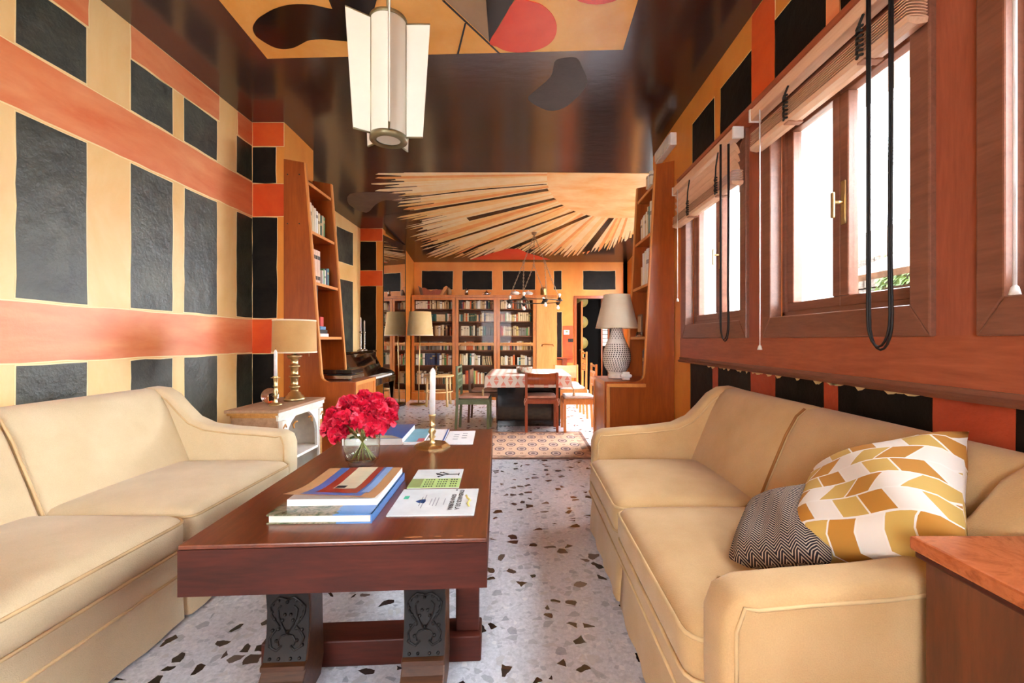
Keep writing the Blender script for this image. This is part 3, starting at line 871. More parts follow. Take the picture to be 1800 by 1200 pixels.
ARM = [(.015, .2), (.0, .4), (.0, .57), (.02, .625), (.07, .65), (.2, .662), (.38, .675), (.54, .695), (.64, .74), (.71, .81), (.78, .89), (.85, .932), (.93, .94), (1.0, .92), (1.06, .84), (1.075, .6), (1.075, .2)]
def sofa(label, xf, y0, L, sg, fab, pip, split):
    s = thing('sofa', label, 'sofa', (xf, y0, 0))
    D = 1.075; AT = .135
    def fx(pts): return [(sg * a, b) for a, b in pts]
    # base and skirt
    m = MB(); m.box(sg * -.004, sg * (D - .01), .004, L - .004, .19, .33); m.build('base', fab, s, clean=True)
    path = []
    def run(a, b, n):
        for i in range(n): path.append((a[0] + (b[0] - a[0]) * i / n, a[1] + (b[1] - a[1]) * i / n))
    run((D, 0), (.03, 0), 8)
    for (u0, u1) in ((.0, split), (split, L)):
        run((.0, u0 + .02), (.0, u1 - .02), 14)
        if u1 < L:
            path += [(.005, u1 - .012), (.07, u1 - .004), (.07, u1 + .004), (.005, u1 + .012)]
    run((.03, L), (D, L), 8); path.append((D, L))
    m = MB(); v = []; f = []
    for i, (a, b) in enumerate(path):
        fl_ = .018 + .006 * math.sin(i * 1.7)
        oa = -fl_ if a < .02 else 0; ob = -fl_ if b <= 0.001 else (fl_ if b >= L - .001 else 0)
        v += [(sg * a, b, .215), (sg * (a + oa * .6), b + ob * .6, .11), (sg * (a + oa), b + ob, .012)]
    for i in range(len(path) - 1):
        for k in range(2): f.append((i * 3 + k, i * 3 + k + 1, i * 3 + 4 + k, i * 3 + 3 + k))
    m.add(v, f, 0, True); m.build('skirt', fab, s)
    m = MB(); m.tube([(sg * -.006, .0, .215), (sg * -.006, L, .215)], .006); m.build('piping', pip, s)
    # seat cushions with piping
    for u0, u1 in ((AT + .005, split - .004), (split + .004, L - AT - .005)):
        m = MB(); soft_box(m, (sg * .335, (u0 + u1) / 2, .395), (.365, (u1 - u0) / 2, .085), .06, .035)
        cu = m.build('seat_cushion', fab, s)
        m = MB()
        for zz in (.45, .335):
            P = []
            hx, hy, rr_ = .362, (u1 - u0) / 2 - .003, .06
            for cx_, cy_, a0 in ((1, 1, 0), (-1, 1, 90), (-1, -1, 180), (1, -1, 270)):
                for k in range(5):
                    an = R(a0 + 22.5 * k)
                    P.append((sg * .335 + sg * (cx_ * (hx - rr_) + rr_ * math.cos(an)), (u0 + u1) / 2 + cy_ * (hy - rr_) + rr_ * math.sin(an), zz))
            m.tube(P, .0065, 6, closed=True)
        m.build('piping', pip, cu)
    # back in two halves with a seam
    bp = [(.60, .30), (.635, .46), (.70, .62), (.775, .80), (.825, .89), (.865, .925), (.93, .935), (1.0, .915), (1.055, .84), (1.065, .2), (.62, .2)]
    for u0, u1 in ((AT - .02, split), (split, L - AT + .02)):
        m = MB(); m.prism(fx(bp), 'y', u0 + .001, u1 - .001, 0, .022, 3, True); m.build('back', fab, s)
    m = MB(); m.tube([(sg * (a - .004), split, b) for a, b in bp[:6]], .006); m.build('back_seam', 'piping_left' if sg < 0 else 'seam_tan', s)
    # sweeping arms
    for u0, u1 in ((0, AT), (L - AT, L)):
        m = MB(); m.prism(fx(ARM), 'y', u0, u1, 0, .03, 4, True); a_ = m.build('arm', fab, s)
        m = MB()
        for uu in (u0 - .001, u1 + .001):
            ins = []
            for (a, b) in ARM[1:13]:
                ins.append((sg * (a + .03 * (1 if a < .05 else .3)), uu, b - (.03 if a > .03 else 0)))
            m.tube(ins, .005, 6)
        m.build('piping', pip, a_)
    return s
sofa('pale cream sofa with two seat cushions along the left wall', -1.51, .96, 2.01, -1, 'sofa_left_fabric', 'piping_left', 1.0)
sofa('tan sofa with patterned cushions below the windows', .47, 1.02, 1.98, 1, 'sofa_right_fabric', 'piping_right', 1.04)

def uv_xz(o, w, h):
    uv = o.data.uv_layers.new(name='UVMap')
    for lp in o.data.loops:
        c = o.data.vertices[lp.vertex_index].co
        uv.data[lp.index].uv = (c.x / w + .5, c.z / h + .5)
def pillow(name, label, w, h, t_, mat, M):
    m = MB(); n = 20; vs = []; fs = []; rn = random.Random(len(label))
    for side in (1, -1):
        for i in range(n + 1):
            for j in range(n + 1):
                u = -1 + 2 * i / n; v = -1 + 2 * j / n
                k = ((1 - u ** 4) * (1 - v ** 4)) ** .6
                pin = 1 - .07 * (u * u * (1 - v * v) + v * v * (1 - u * u)) * 1.0
                vs.append((u * w / 2 * (1 - .06 * (1 - v * v)) , side * t_ / 2 * k * (1 + .08 * math.sin(5 * u + 3 * v)), v * h / 2 * (1 - .06 * (1 - u * u))))
    N = (n + 1) ** 2
    for s_ in range(2):
        for i in range(n):
            for j in range(n):
                a = s_ * N + i * (n + 1) + j
                q = (a, a + 1, a + n + 2, a + n + 1)
                fs.append(q if s_ else q[::-1])
    m.add(vs, fs, 0, True)
    o = m.build(name, mat, clean=True); uv_xz(o, w, h)
    o.matrix_world = M
    return tag(o, label, 'cushion')
def basis(loc, ex, ez):
    ex = Vector(ex).normalized(); ez = Vector(ez); ez = (ez - ex * ez.dot(ex)).normalized(); ey = ez.cross(ex)
    return Matrix.Translation(loc) @ Matrix((ex, ey, ez)).transposed().to_4x4()
def tilted(c, d, e):   # frame of a square cushion standing on one corner: d along one diagonal, e along the other
    d = Vector(d).normalized(); e = Vector(e); e = (e - d * e.dot(d)).normalized()
    return basis(c, d - e, d + e)
pillow('cushion', 'white cushion with mustard rhombus pattern leaning on the tan sofa', .47, .47, .2, 'rhombus_cubes', tilted((1.075, 1.335, .765), (.762, -.107, .64), (.16, .98, .0)))
pillow('cushion', 'dark herringbone cushion leaning on the patterned cushion of the tan sofa', .36, .36, .13, 'herringbone', tilted((.885, 1.475, .625), (.76, -.06, .64), (.14, .98, .03)))

# ================================================================ COFFEE TABLE
ct = thing('coffee_table', 'long dark wooden coffee table with carved trestle legs', 'table', (-.545, 1.28, 0), R(3.2))
TW, TL, TZ = .885, 1.6, .66
m = MB(); m.bbox(-TW / 2, TW / 2, 0, TL, TZ - .014, TZ, .004); m.build('tabletop', 'wood_table', ct)
m = MB(); m.box(-TW / 2 + .002, TW / 2 - .002, .002, TL - .002, TZ - .016, TZ - .0145); m.box(-TW / 2, TW / 2, .0, .03, TZ - .148, TZ - .0145); m.box(-TW / 2, TW / 2, TL - .03, TL, TZ - .148, TZ - .0145)
m.box(-TW / 2, -TW / 2 + .03, .03, TL - .03, TZ - .148, TZ - .0145); m.box(TW / 2 - .03, TW / 2, .03, TL - .03, TZ - .148, TZ - .0145)
m.build('apron', 'wood_apron', ct)
plain('worn_wood', (150, 98, 60), .5)
for a, b_, c_ in ((.2, .25, .010), (.285, .305, .009), (.35, .37, .007)):
    m = MB(); n = 10; P = [((a + b_) / 2 + (b_ - a) / 2 * math.cos(2 * PI * k / n) * (1 + .25 * math.sin(3 * k)), .018 + c_ * .55 * math.sin(2 * PI * k / n)) for k in range(n)]
    m.add([(x, max(.005, y), TZ + .0006) for x, y in P] + [(x, max(.005, y), TZ - .001) for x, y in P], [tuple(range(n))] + [(i, n + i, n + (i + 1) % n, (i + 1) % n) for i in range(n)]); m.build('worn_patch', 'worn_wood', ct)
def scroll_leg(cx, yo, dirn):
    # profile in (y, z), seen from the side; dirn=-1: front towards the viewer
    pr = [(.0, .512), (.012, .46), (.03, .38), (.04, .3), (.035, .22), (.015, .155), (.01, .14), (-.012, .135), (-.012, .118), (.0, .112), (-.02, .09), (-.06, .06), (-.085, .03), (-.085, .0), (.13, .0), (.16, .06), (.15, .2), (.14, .512)]
    m = MB(); m.prism([(yo + a * (1 if dirn < 0 else -1), b) for a, b in pr], 'x', cx - .075, cx + .075, 0, .004, 2)
    lg = m.build('leg', 'wood_foot', ct)
    m = MB(); pr2 = pr[:7]
    v = []; f = []
    for a, b in pr2:
        yy = yo + (a - .006) * (1 if dirn < 0 else -1)
        v += [(cx - .072, yy, b), (cx + .072, yy, b)]
    for i in range(len(pr2) - 1): f.append((i * 2, i * 2 + 1, i * 2 + 3, i * 2 + 2))
    m.add(v, f, 0, True)
    def on(x, z):
        z = .15 + (z - .255) * .94
        for (a0, b0), (a1, b1) in zip(pr2, pr2[1:]):
            if b1 <= z <= b0: k = (z - b0) / (b1 - b0); return (cx + x, yo + (a0 + (a1 - a0) * k - .008) * (1 if dirn < 0 else -1), z)
        return (cx + x, yo, z)
    for sx in (-1, 1):
        pts = [(0, .46), (.025, .468), (.045, .45), (.06, .43), (.055, .4), (.04, .375), (.028, .36), (.045, .34), (.058, .32), (.05, .29), (.03, .28), (.015, .295)]
        m.tube([on(sx * a, b) for a, b in pts], .004, 6)
        m.tube([on(sx * a, b) for a, b in ((.0, .33), (.018, .36), (.03, .39), (.034, .42), (.022, .435))], .003, 6)
        m.tube([on(sx * a, b) for a, b in ((.0, .33), (.02, .325), (.03, .31), (.025, .295))], .003, 6)
        for a, b in ((.03, .455), (.05, .44), (.055, .41), (.045, .385), (.01, .40), (.018, .38), (.05, .345), (.035, .31), (.055, .295), (.02, .255), (.05, .255), (0, .45), (0, .34), (.03, .35)):
            m.sphere(on(sx * a, b), .006, 0, 8, 5)
    m.build('carved_panel', 'wood_carved', lg)
for yo, dr in ((.24, -1), (TL - .24, 1)):
    for cx in (-.26, .215): scroll_leg(cx, yo, dr)
    yb = yo + (.16 if dr < 0 else -.28)
    m = MB(); m.bbox(-.42, .41, yb, yb + .12, .0, .10, .006); m.build('foot_rail', 'wood_apron', ct)
    m = MB(); m.bbox(-.36, .36, yb + .02, yb + .1, .44, .512, .006); m.build('top_rail', 'wood_apron', ct)
    m = MB(); m.bbox(.31, .40, yb + .03, yb + .1, .10, .512, .004); m.build('post', 'wood_apron', ct)
m = MB(); m.bbox(-.07, .03, .42, TL - .42, .4, .5, .006); m.build('stretcher', 'wood_apron', ct)
# ---------------------------------------------------------------- things on the coffee table
def text_mesh(s, size, mat, parent, loc, rot, name='lettering', bold=0.0, align='LEFT'):
    cu = bpy.data.curves.new('lettering', 'FONT'); cu.body = s; cu.size = size; cu.align_x = align; cu.offset = bold; cu.resolution_u = 2
    tmp = bpy.data.objects.new('lettering', cu); COL.objects.link(tmp)
    bpy.context.view_layer.update()
    dg = bpy.context.evaluated_depsgraph_get()
    me = bpy.data.meshes.new_from_object(tmp.evaluated_get(dg))
    bpy.data.objects.remove(tmp)
    me.materials.clear(); me.materials.append(MATS[mat])
    o = bpy.data.objects.new(name, me); COL.objects.link(o); o.parent = parent; o.location = loc; o.rotation_euler = rot
    return o
plain('ink', (30, 30, 34), .6); plain('ink_grey', (150, 154, 162), .6); plain('ink_blue', (32, 62, 120), .6); plain('ink_teal', (60, 176, 140), .6)
plain('ink_yellow', (206, 200, 120), .6); plain('leaflet_green', (176, 206, 128), .5); plain('leaflet_olive', (134, 150, 92), .5); plain('leaflet_pale', (208, 214, 216), .5)
plain('cov_blue', (50, 104, 176), .3); plain('cov_tan', (190, 150, 104), .3); plain('cov_red', (150, 52, 34), .3); plain('cov_cream', (206, 196, 168), .3); plain('cov_sky', (130, 170, 216), .3); plain('cov_terra', (196, 112, 76), .3)
plain('cov_cyan', (120, 190, 214), .3); plain('cov_pink', (216, 96, 110), .3)
t = NT('cover_hills')
tc = t.coord('Object'); f = t.noise(tc, 16, 9, .7, 1.2)
sp = t.n('ShaderNodeSeparateXYZ'); t.l(tc, sp.inputs[0])
hills = t.ramp(f, [(.3, (36, 44, 36)), (.45, (84, 98, 70)), (.55, (150, 138, 116)), (.7, (60, 80, 64))])
t.l(t.mix(t.math('GREATER_THAN', t.math('ADD', sp.outputs[0], t.math('MULTIPLY', f, .1)), .27), hills, lin((86, 136, 196))), t.b.inputs['Base Color'])
t.b.inputs['Roughness'].default_value = .2
def flat(m_, pts, z, mi=0, th=.0006):
    n = len(pts); F = [(a, b, z + th) for a, b in pts]; B = [(a, b, z) for a, b in pts]
    m_.add(F + B, [tuple(range(n))] + [(i, n + i, n + (i + 1) % n, (i + 1) % n) for i in range(n)], mi)
def rect(a, b, c, d): return [(a, c), (b, c), (b, d), (a, d)]
ZT = .66
# large hardback with a hillside cover
b = thing('hardback_book', 'large hardback book with a hilly landscape cover under the magazine', 'book', (-.816, 1.40, ZT), R(1.5))
m = MB(); m.box(.006, .328, .004, .434, .004, .026); m.build('page_block', 'pages', b)
m = MB(); m.box(0, .334, 0, .44, .026, .03); m.box(0, .334, 0, .44, 0, .004); m.box(.33, .334, .0, .44, .0, .03); m.build('cover', 'cover_hills', b)
# magazine with a curled front cover
b = thing('magazine', 'thick magazine with blue and red framed cover lying on the hardback', 'magazine', (-.79, 1.475, ZT + .03), R(2))
m = MB(); m.box(0, .30, 0, .36, 0, .022); m.build('page_block', 'paper', b)
def curl(x, y): return .0226 + .022 * max(0, 1 - y / .17) ** 1.6 * (.45 + .55 * (1 - x / .3))
def curled(x0, x1, y0, y1, mat, lift, nm='picture'):
    m = MB(); n = 8; v = []; f = []
    for i in range(n + 1):
        for j in range(n + 1):
            x = x0 + (x1 - x0) * i / n; y = y0 + (y1 - y0) * j / n; v.append((x, y, curl(x, y) + lift))
    for i in range(n):
        for j in range(n): a = i * (n + 1) + j; f.append((a, a + n + 1, a + n + 2, a + 1))
    m.add(v, f, 0, True); return m.build(nm, mat, b)
curled(0, .30, -.03, .36, 'cov_tan', 0, 'front_cover')
curled(.05, .25, -.015, .36, 'cov_blue', .0008); curled(.085, .225, .02, .36, 'cov_red', .0016); curled(.12, .2, .08, .36, 'cov_cream', .0024); curled(.235, .262, .03, .36, 'cov_sky', .0016)
curled(.125, .16, .085, .12, 'ink', .003)
# booklet with printed title
b = thing('booklet', 'pale grey booklet titled ITINERARIOS DE LA GRAN GUERRA', 'booklet', (-.452, 1.461, ZT), R(2))
m = MB(); m.box(0, .292, 0, .255, 0, .004); m.build('cover', 'leaflet_pale', b)
tz = .0045
text_mesh('ITINERARIOS DE LA', .0225, 'ink', b, (.222, .240, tz), (0, 0, R(-90)), bold=.0008)
text_mesh('GRAN GUERRA', .0225, 'ink', b, (.197, .195, tz), (0, 0, R(-90)), bold=.0008)
m = MB()
for k, (x, y0, y1) in enumerate(((.175, .09, .15), (.15, .08, .16), (.138, .08, .16), (.126, .09, .15), (.10, .06, .19), (.09, .08, .17))):
    flat(m, rect(x, x + .003, y0, y1), .004)
m.build('print_line', 'ink_grey', b)
m = MB(); flat(m, [(.085, .11), (.105, .105), (.108, .125), (.105, .145), (.085, .14), (.072, .125)], .004); m.build('emblem', 'ink_blue', b)
m = MB(); flat(m, rect(.022, .04, .15, .18), .004); m.build('emblem', 'ink_teal', b)
m = MB(); m.tube([(.25, .18, .0045), (.258, .15, .0045), (.268, .13, .0045), (.262, .10, .0045), (.27, .07, .0045)], .004, 6); m.build('ribbon_print', 'ink_yellow', b)
m = MB(); flat(m, rect(.205, .212, .236, .246), .004); m.build('print_mark', 'ink', b)
# green leaflet with a tree
b = thing('leaflet', 'green and white leaflet with a bare tree drawing', 'leaflet', (-.455, 1.734, ZT), R(3))
m = MB(); m.box(0, .205, 0, .25, 0, .002); m.build('sheet', 'leaflet_pale', b)
m = MB(); flat(m, rect(0, .205, 0, .115), .002); m.build('printed_band', 'leaflet_green', b)
m = MB(); flat(m, rect(0, .05, .012, .112), .003); m.build('printed_band', 'leaflet_olive', b)
m = MB()
for r_ in range(4):
    for k in range(13):
        if k in (4, 9): continue
        x = .06 + k * .0105; y = .008 + r_ * .027
        flat(m, rect(x, x + .006, y + .004, y + .014), .003)
m.build('print_marks', 'ink', b)
m = MB()
for p in ([(.19, .17), (.15, .17), (.12, .165), (.095, .17)], [(.15, .17), (.125, .19), (.105, .2)], [(.135, .168), (.115, .15), (.1, .145)], [(.115, .15), (.105, .135)], [(.12, .165), (.105, .18), (.09, .182)], [(.19, .155), (.19, .185)], [(.125, .19), (.12, .205)]):
    m.tube([(x, y, .0028) for x, y in p], .0022, 5)
m.build('tree_print', 'ink', b)
# far stack
b = thing('paperback_book', 'thick paperback with blue sky and terracotta roofs behind the vase', 'book', (-1.0, 2.44, ZT), R(4))
m = MB(); m.box(0, .33, 0, .40, 0, .036); m.build('page_block', 'paper', b)
m = MB(); m.box(0, .332, -.001, .402, .036, .038); m.build('front_cover', 'cov_blue', b)
m = MB(); flat(m, [(0, 0), (.22, 0), (.14, .1), (.2, .25), (.06, .4), (0, .4)], .038); m.build('picture', 'cov_terra', b)
m = MB(); flat(m, [(0, .0), (.32, .0), (.26, .06), (.12, .09), (0, .12)], .039); m.build('picture', 'cov_cream', b)
b = thing('brochure', 'pale blue and pink brochure beside the paperback', 'brochure', (-.665, 2.46, ZT), R(4))
m = MB(); m.box(0, .11, 0, .38, 0, .012); m.build('pages', 'paper', b)
m = MB(); flat(m, rect(0.002, .108, .02, .378), .012); m.build('front_cover', 'cov_cyan', b)
m = MB(); flat(m, rect(.07, .108, .02, .1), .013); m.build('picture', 'cov_pink', b)
b = thing('brochure', 'white printed brochure with a blue edge behind the candlestick', 'brochure', (-.545, 2.47, ZT), R(4))
m = MB(); m.box(0, .1, 0, .38, 0, .008); m.build('pages', 'paper', b)
m = MB(); flat(m, rect(.09, .1, 0, .38), .008); m.build('edge_print', 'cov_blue', b)
b = thing('paper_sheet', 'white printed sheet at the far end of the coffee table', 'paper', (-.44, 2.46, ZT), R(3.5))
m = MB(); m.box(0, .165, 0, .36, 0, .003); m.build('sheet', 'paper', b)
m = MB()
for k in range(6): flat(m, rect(.04 + (k % 2) * .05, .07 + (k % 2) * .05, .12 + k * .03, .135 + k * .03), .003)
m.build('print_lines', 'ink_grey', b)

# brass candlestick with octagonal foot, and candle
def candlestick(label, loc, rb, H, mat, octa=False, twist=False):
    c = thing('candlestick', label, 'candlestick', loc)
    if octa:
        m = MB(); m.lathe([(0, 0), (rb, 0), (rb, .008), (rb * .82, .02), (rb * .78, .017), (rb * .3, .022), (0, .024)], seg=8, smooth=False); m.build('foot', mat, c)
    else:
        m = MB(); m.lathe([(0, 0), (rb, 0), (rb, .006), (rb * .8, .014), (rb * .35, .022), (0, .03)]); m.build('foot', mat, c)
    k = H / .18
    if twist:
        pr = [(.012, .02)]
        for i in range(9): pr += [(.008, .02 + i * (H - .05) / 9), (.017, .02 + (i + .5) * (H - .05) / 9)]
        pr += [(.010, H - .03), (.022, H - .02), (.018, H), (0, H)]
    else:
        pr = [(.02, .018), (.014, .03 * k), (.011, .045 * k), (.02, .055 * k), (.012, .065 * k), (.022, .085 * k), (.014, .1 * k), (.012, .11 * k), (.02, .118 * k), (.014, .125 * k), (.015, .15 * k), (.018, .172 * k), (.02, H), (0, H)]
    m = MB(); m.lathe(pr); m.build('stem', mat, c)
    return c
def candle(label, loc, r, h, lean=0):
    m = MB(); m.lathe([(0, 0), (r, 0), (r * .97, h * .9), (r * .7, h * .96), (.003, h)], seg=16)
    m.tube([(0, 0, h - .002), (.001, 0, h + .012)], .0015, 5, 1)
    o = m.build('candle', ['candle', 'ink'], None, loc); o.rotation_euler = (0, lean, 0)
    return tag(o, label, 'candle')
candlestick('brass candlestick with octagonal foot on the coffee table', (-.493, 2.415, ZT), .1, .18, 'brass', True)
candle('tall white candle in the brass candlestick on the coffee table', (-.493, 2.415, ZT + .18), .0165, .255, R(.8))

# vase of carnations
VX, VY = -.75, 2.06
v_ = thing('glass_vase', 'clear glass jar vase holding red carnations', 'vase', (VX, VY, ZT))
m = MB(); m.lathe([(0, .004), (.058, .004), (.064, .012), (.062, .02), (.074, .03), (.081, .06), (.082, .12), (.08, .15), (.072, .158), (.075, .165), (.073, .166), (.069, .158), (.077, .148), (.079, .12), (.078, .06), (.071, .034), (.055, .024), (0, .022)], seg=36, cap=False)
m.build('jar', 'glass_jar', v_)
m = MB(); m.lathe([(0, .0235), (.054, .0255), (.0695, .035), (.0765, .06), (.0768, .083), (0, .083)], seg=30); m.build('water', 'glass_water', v_)
t = NT('petal')
f = t.noise(t.coord('Object'), 30, 3)
lw = t.n('ShaderNodeTexNoise'); lw.inputs['Scale'].default_value = 60
t.l(t.ramp(f, [(.3, (190, 8, 42)), (.52, (226, 26, 70)), (.72, (244, 110, 132))]), t.b.inputs['Base Color'])
t.b.inputs['Roughness'].default_value = .5
t.b.inputs['Subsurface Weight'].default_value = .0
def carnation_head(seed, rad):
    rn = random.Random(seed); m = MB()
    for i in range(62):
        ph = i * 2.39996; el = math.acos(1 - 1.55 * (i + .5) / 62)   # from top down past the equator
        d = Vector((math.sin(el) * math.cos(ph), math.sin(el) * math.sin(ph), math.cos(el)))
        side = d.cross(Vector((0, 0, 1)) if abs(d.z) < .95 else Vector((1, 0, 0))).normalized(); up = side.cross(d).normalized()
        an = rn.uniform(0, 2 * PI); sd = side * math.cos(an) + up * math.sin(an); up2 = d.cross(sd)
        rr_ = rad * rn.uniform(.82, 1.08); wd = rad * rn.uniform(.42, .6)
        v = []; nn = 5
        for r_i, (k, wk) in enumerate(((.25, .3), (.7, .8), (1.0, 1.05))):
            for j in range(nn):
                s_ = -1 + 2 * j / (nn - 1)
                ruff = (.12 * math.sin(j * 2.6 + seed + i) * rad if r_i == 2 else .03 * rad * math.sin(j * 2 + i))
                v.append(d * (rr_ * k - .12 * rad * s_ * s_) + sd * (wd * wk * s_ * .8) + up2 * (ruff + .25 * rad * k * k * rn.uniform(.6, 1)))
        f = []
        for r_i in range(2):
            for j in range(nn - 1): a = r_i * nn + j; f.append((a, a + 1, a + nn + 1, a + nn))
        m.add(v, f, 0, True)
    m.sphere((0, 0, 0), rad * .6, 0, 10, 6)
    return m
heads = [(-.118, -.02, .23, .05), (-.085, -.075, .20, .05), (-.10, .05, .25, .048), (-.05, -.03, .285, .052), (-.045, -.105, .235, .05), (0, .03, .30, .052), (.01, -.06, .275, .052), (.04, -.115, .225, .052), (.06, .02, .29, .05), (.085, -.045, .262, .054), (.11, .04, .262, .05), (.125, -.03, .225, .05), (.095, -.095, .19, .048), (-.13, -.045, .178, .045), (-.07, -.1, .165, .045), (.01, .1, .26, .05)]
hm = [carnation_head(k, .05).build('bloom', 'petal').data for k in range(5)]
for o in [o for o in list(COL.objects) if o.name.startswith('bloom')]: bpy.data.objects.remove(o)
desc = ['lowest at the left', 'low left front', 'left rear', 'upper left', 'front left of centre', 'topmost', 'centre of the bunch', 'front right of centre', 'upper right', 'right of centre', 'right rear', 'rightmost', 'low right front', 'far left and low', 'bottom of the bunch at left', 'rear of the bunch']
for k, (x, y, z, r_) in enumerate(heads):
    fl_ = thing('carnation', 'red carnation in the glass vase, ' + desc[k], 'flower', (VX, VY, ZT), 0, 'carnations in the vase')
    o = bpy.data.objects.new('bloom', hm[k % 5]); COL.objects.link(o); o.parent = fl_; o.location = (x, y, z); o.scale = (r_ / .05,) * 3
    o.rotation_euler = (y * -4, x * 4, k * 1.3)
    bx, by = -x * .42 + .004 * (k % 3), -y * .4
    m = MB(); m.tube([(bx, by, .03), (bx * .3 + x * .18, by * .3 + y * .18, .12), (x * .45, y * .45, .17), (x * .95, y * .95, z - .02)], .0021, 6); m.build('stem', 'stem', fl_)
    if k in (9, 12, 4):
        m = MB(); a = Vector((x * .42, y * .42, .15)); b_ = a + Vector((x * .4 + .02, y * .4 - .02, -.005)); sd = Vector((-y, x, 0)).normalized() * .016
        m.add([a, (a + b_) / 2 + sd, b_, (a + b_) / 2 - sd], [(0, 1, 2, 3)]); m.build('leaf', 'leaf', fl_)

# ---------------------------------------------------------------- right foreground cabinet
c = thing('side_cabinet', 'dark polished wooden cabinet with burl top in the right foreground', 'cabinet', (.885, .33, 0))
m = MB(); m.box(.02, .54, .0, .65, 0, .76); m.build('body', 'wood_front_cabinet', c)
m = MB(); m.bbox(0, .56, -.02, .672, .772, .804, .006); m.build('top', 'burl', c)
m = MB(); m.bbox(.006, .555, -.012, .664, .758, .774, .004); m.build('moulding', 'wood_apron', c)

# ---------------------------------------------------------------- small arched cabinet, lamp, candlestick, glass ball
ca = thing('arched_cabinet', 'small white and wood cabinet with an arched niche beside the left sofa', 'cabinet', (-2.22, 3.29, 0))
W_, L_, H_ = .39, .76, .72
m = MB(); m.box(.02, W_ - .02, .025, .045, 0, H_ - .06); m.build('side_panel', 'wood_weathered', ca)
m = MB(); m.box(.02, W_ - .02, L_ - .045, L_ - .025, 0, H_ - .06); m.build('side_panel', 'wood_weathered', ca)
m = MB(); m.box(.02, .035, .045, L_ - .045, 0, H_ - .06); m.build('back_panel', 'offwhite', ca)
m = MB(); m.box(.04, W_ - .03, L_ - .05, L_ - .046, .05, H_ - .08); m.box(.036, .04, .05, L_ - .05, .05, H_ - .08); m.build('lining', 'offwhite', ca)
m = MB(); m.bbox(-.01, W_ + .012, -.012, L_ + .012, H_ - .022, H_, .004); m.build('top', 'wood_weathered', ca)
for a, o0 in ((0.022, .0), (.042, .016)):
    m = MB(); m.bbox(.0 + o0, W_ - o0, o0, L_ - o0, H_ - .022 - a, H_ - a, .006); m.build('cornice', 'wood_gilt', ca)
m = MB(); m.box(W_ - .02, W_ + .006, .002, L_ - .002, H_ - .052, H_ - .012); m.box(W_ - .02, W_ - .004, .012, L_ - .012, H_ - .085, H_ - .05); m.build('front_cornice', 'offwhite', ca)
# arched front in the plane x=W_-.01
m = MB(); y0, y1 = .11, L_ - .11; zb, zs = .30, .40; cy = (y0 + y1) / 2; ra = (y1 - y0) / 2
arch = [(y0, zb), (y0, zs)] + [(cy - ra * math.cos(PI * k / 14), zs + ra * math.sin(PI * k / 14) * .95) for k in range(1, 14)] + [(y1, zs), (y1, zb)]
outer = [(y0 - .02, zb)] + [(cy - (ra + .02) * math.cos(PI * k / 14), .63) if False else (y0 - .02 + (y1 - y0 + .04) * k / 14, .64) for k in range(0, 15)] + [(y1 + .02, zb)]
v = []; f = []
for (a, b), (a2, b2) in zip(arch, outer):
    v += [(W_ - .005, a, b), (W_ - .005, a2, b2), (W_ - .03, a, b), (W_ - .03, a2, b2)]
for i in range(len(arch) - 1):
    q = i * 4; f += [(q, q + 4, q + 5, q + 1), (q + 2, q + 3, q + 7, q + 6), (q, q + 2, q + 6, q + 4)]
m.add(v, f); m.build('arch', 'white_paint', ca, clean=True)
for a in (.045, L_ - .095):
    m = MB(); m.bbox(W_ - .02, W_ + .006, a, a + .05, .02, .6, .004)
    m.bbox(W_ - .02, W_ + .014, a - .006, a + .056, .57, .63, .006); pl_ = m.build('pilaster', 'offwhite', ca)
    for k in range(3): m = MB(); m.tube([(W_ + .006, a + .012 + k * .013, .06), (W_ + .006, a + .012 + k * .013, .53)], .004, 6); m.build('fluting', 'wood_gilt', pl_)
    m = MB(); m.tube([(W_ + .014, a, .575), (W_ + .018, a + .025, .6), (W_ + .014, a + .05, .575)], .006, 6); m.build('capital_scroll', 'wood_gilt', pl_)
m = MB(); m.box(.035, W_ - .008, .045, L_ - .045, .285, .305); m.build('shelf', 'white_paint', ca)
m = MB(); m.box(W_ - .03, W_ - .004, .09, L_ - .09, .0, .06); m.build('plinth', 'white_paint', ca)
for sy in (-1, 1):
    m = MB(); m.tube([(W_ - .002, cy + sy * .10, .585), (W_ + .004, cy + sy * .13, .59), (W_ - .002, cy + sy * .155, .57), (W_ + .002, cy + sy * .15, .54)], .008, 6); m.build('corner_ornament', 'wood_gilt', ca)
m = MB(); m.bbox(-.05, .05, -.09, .09, 0, .018, .003)
tag(m.build('niche_booklet', 'pages', None, (-2.0, 3.72, .306)), 'worn booklet lying in the arched niche', 'book')
m = MB(); m.bbox(-.006, .006, -.07, .07, 0, .2, .002)
o = tag(m.build('niche_card', 'white_paint', None, (-1.9, 3.5, .32)), 'white card leaning in the arched niche', 'card'); o.rotation_euler = (R(28), 0, R(10))

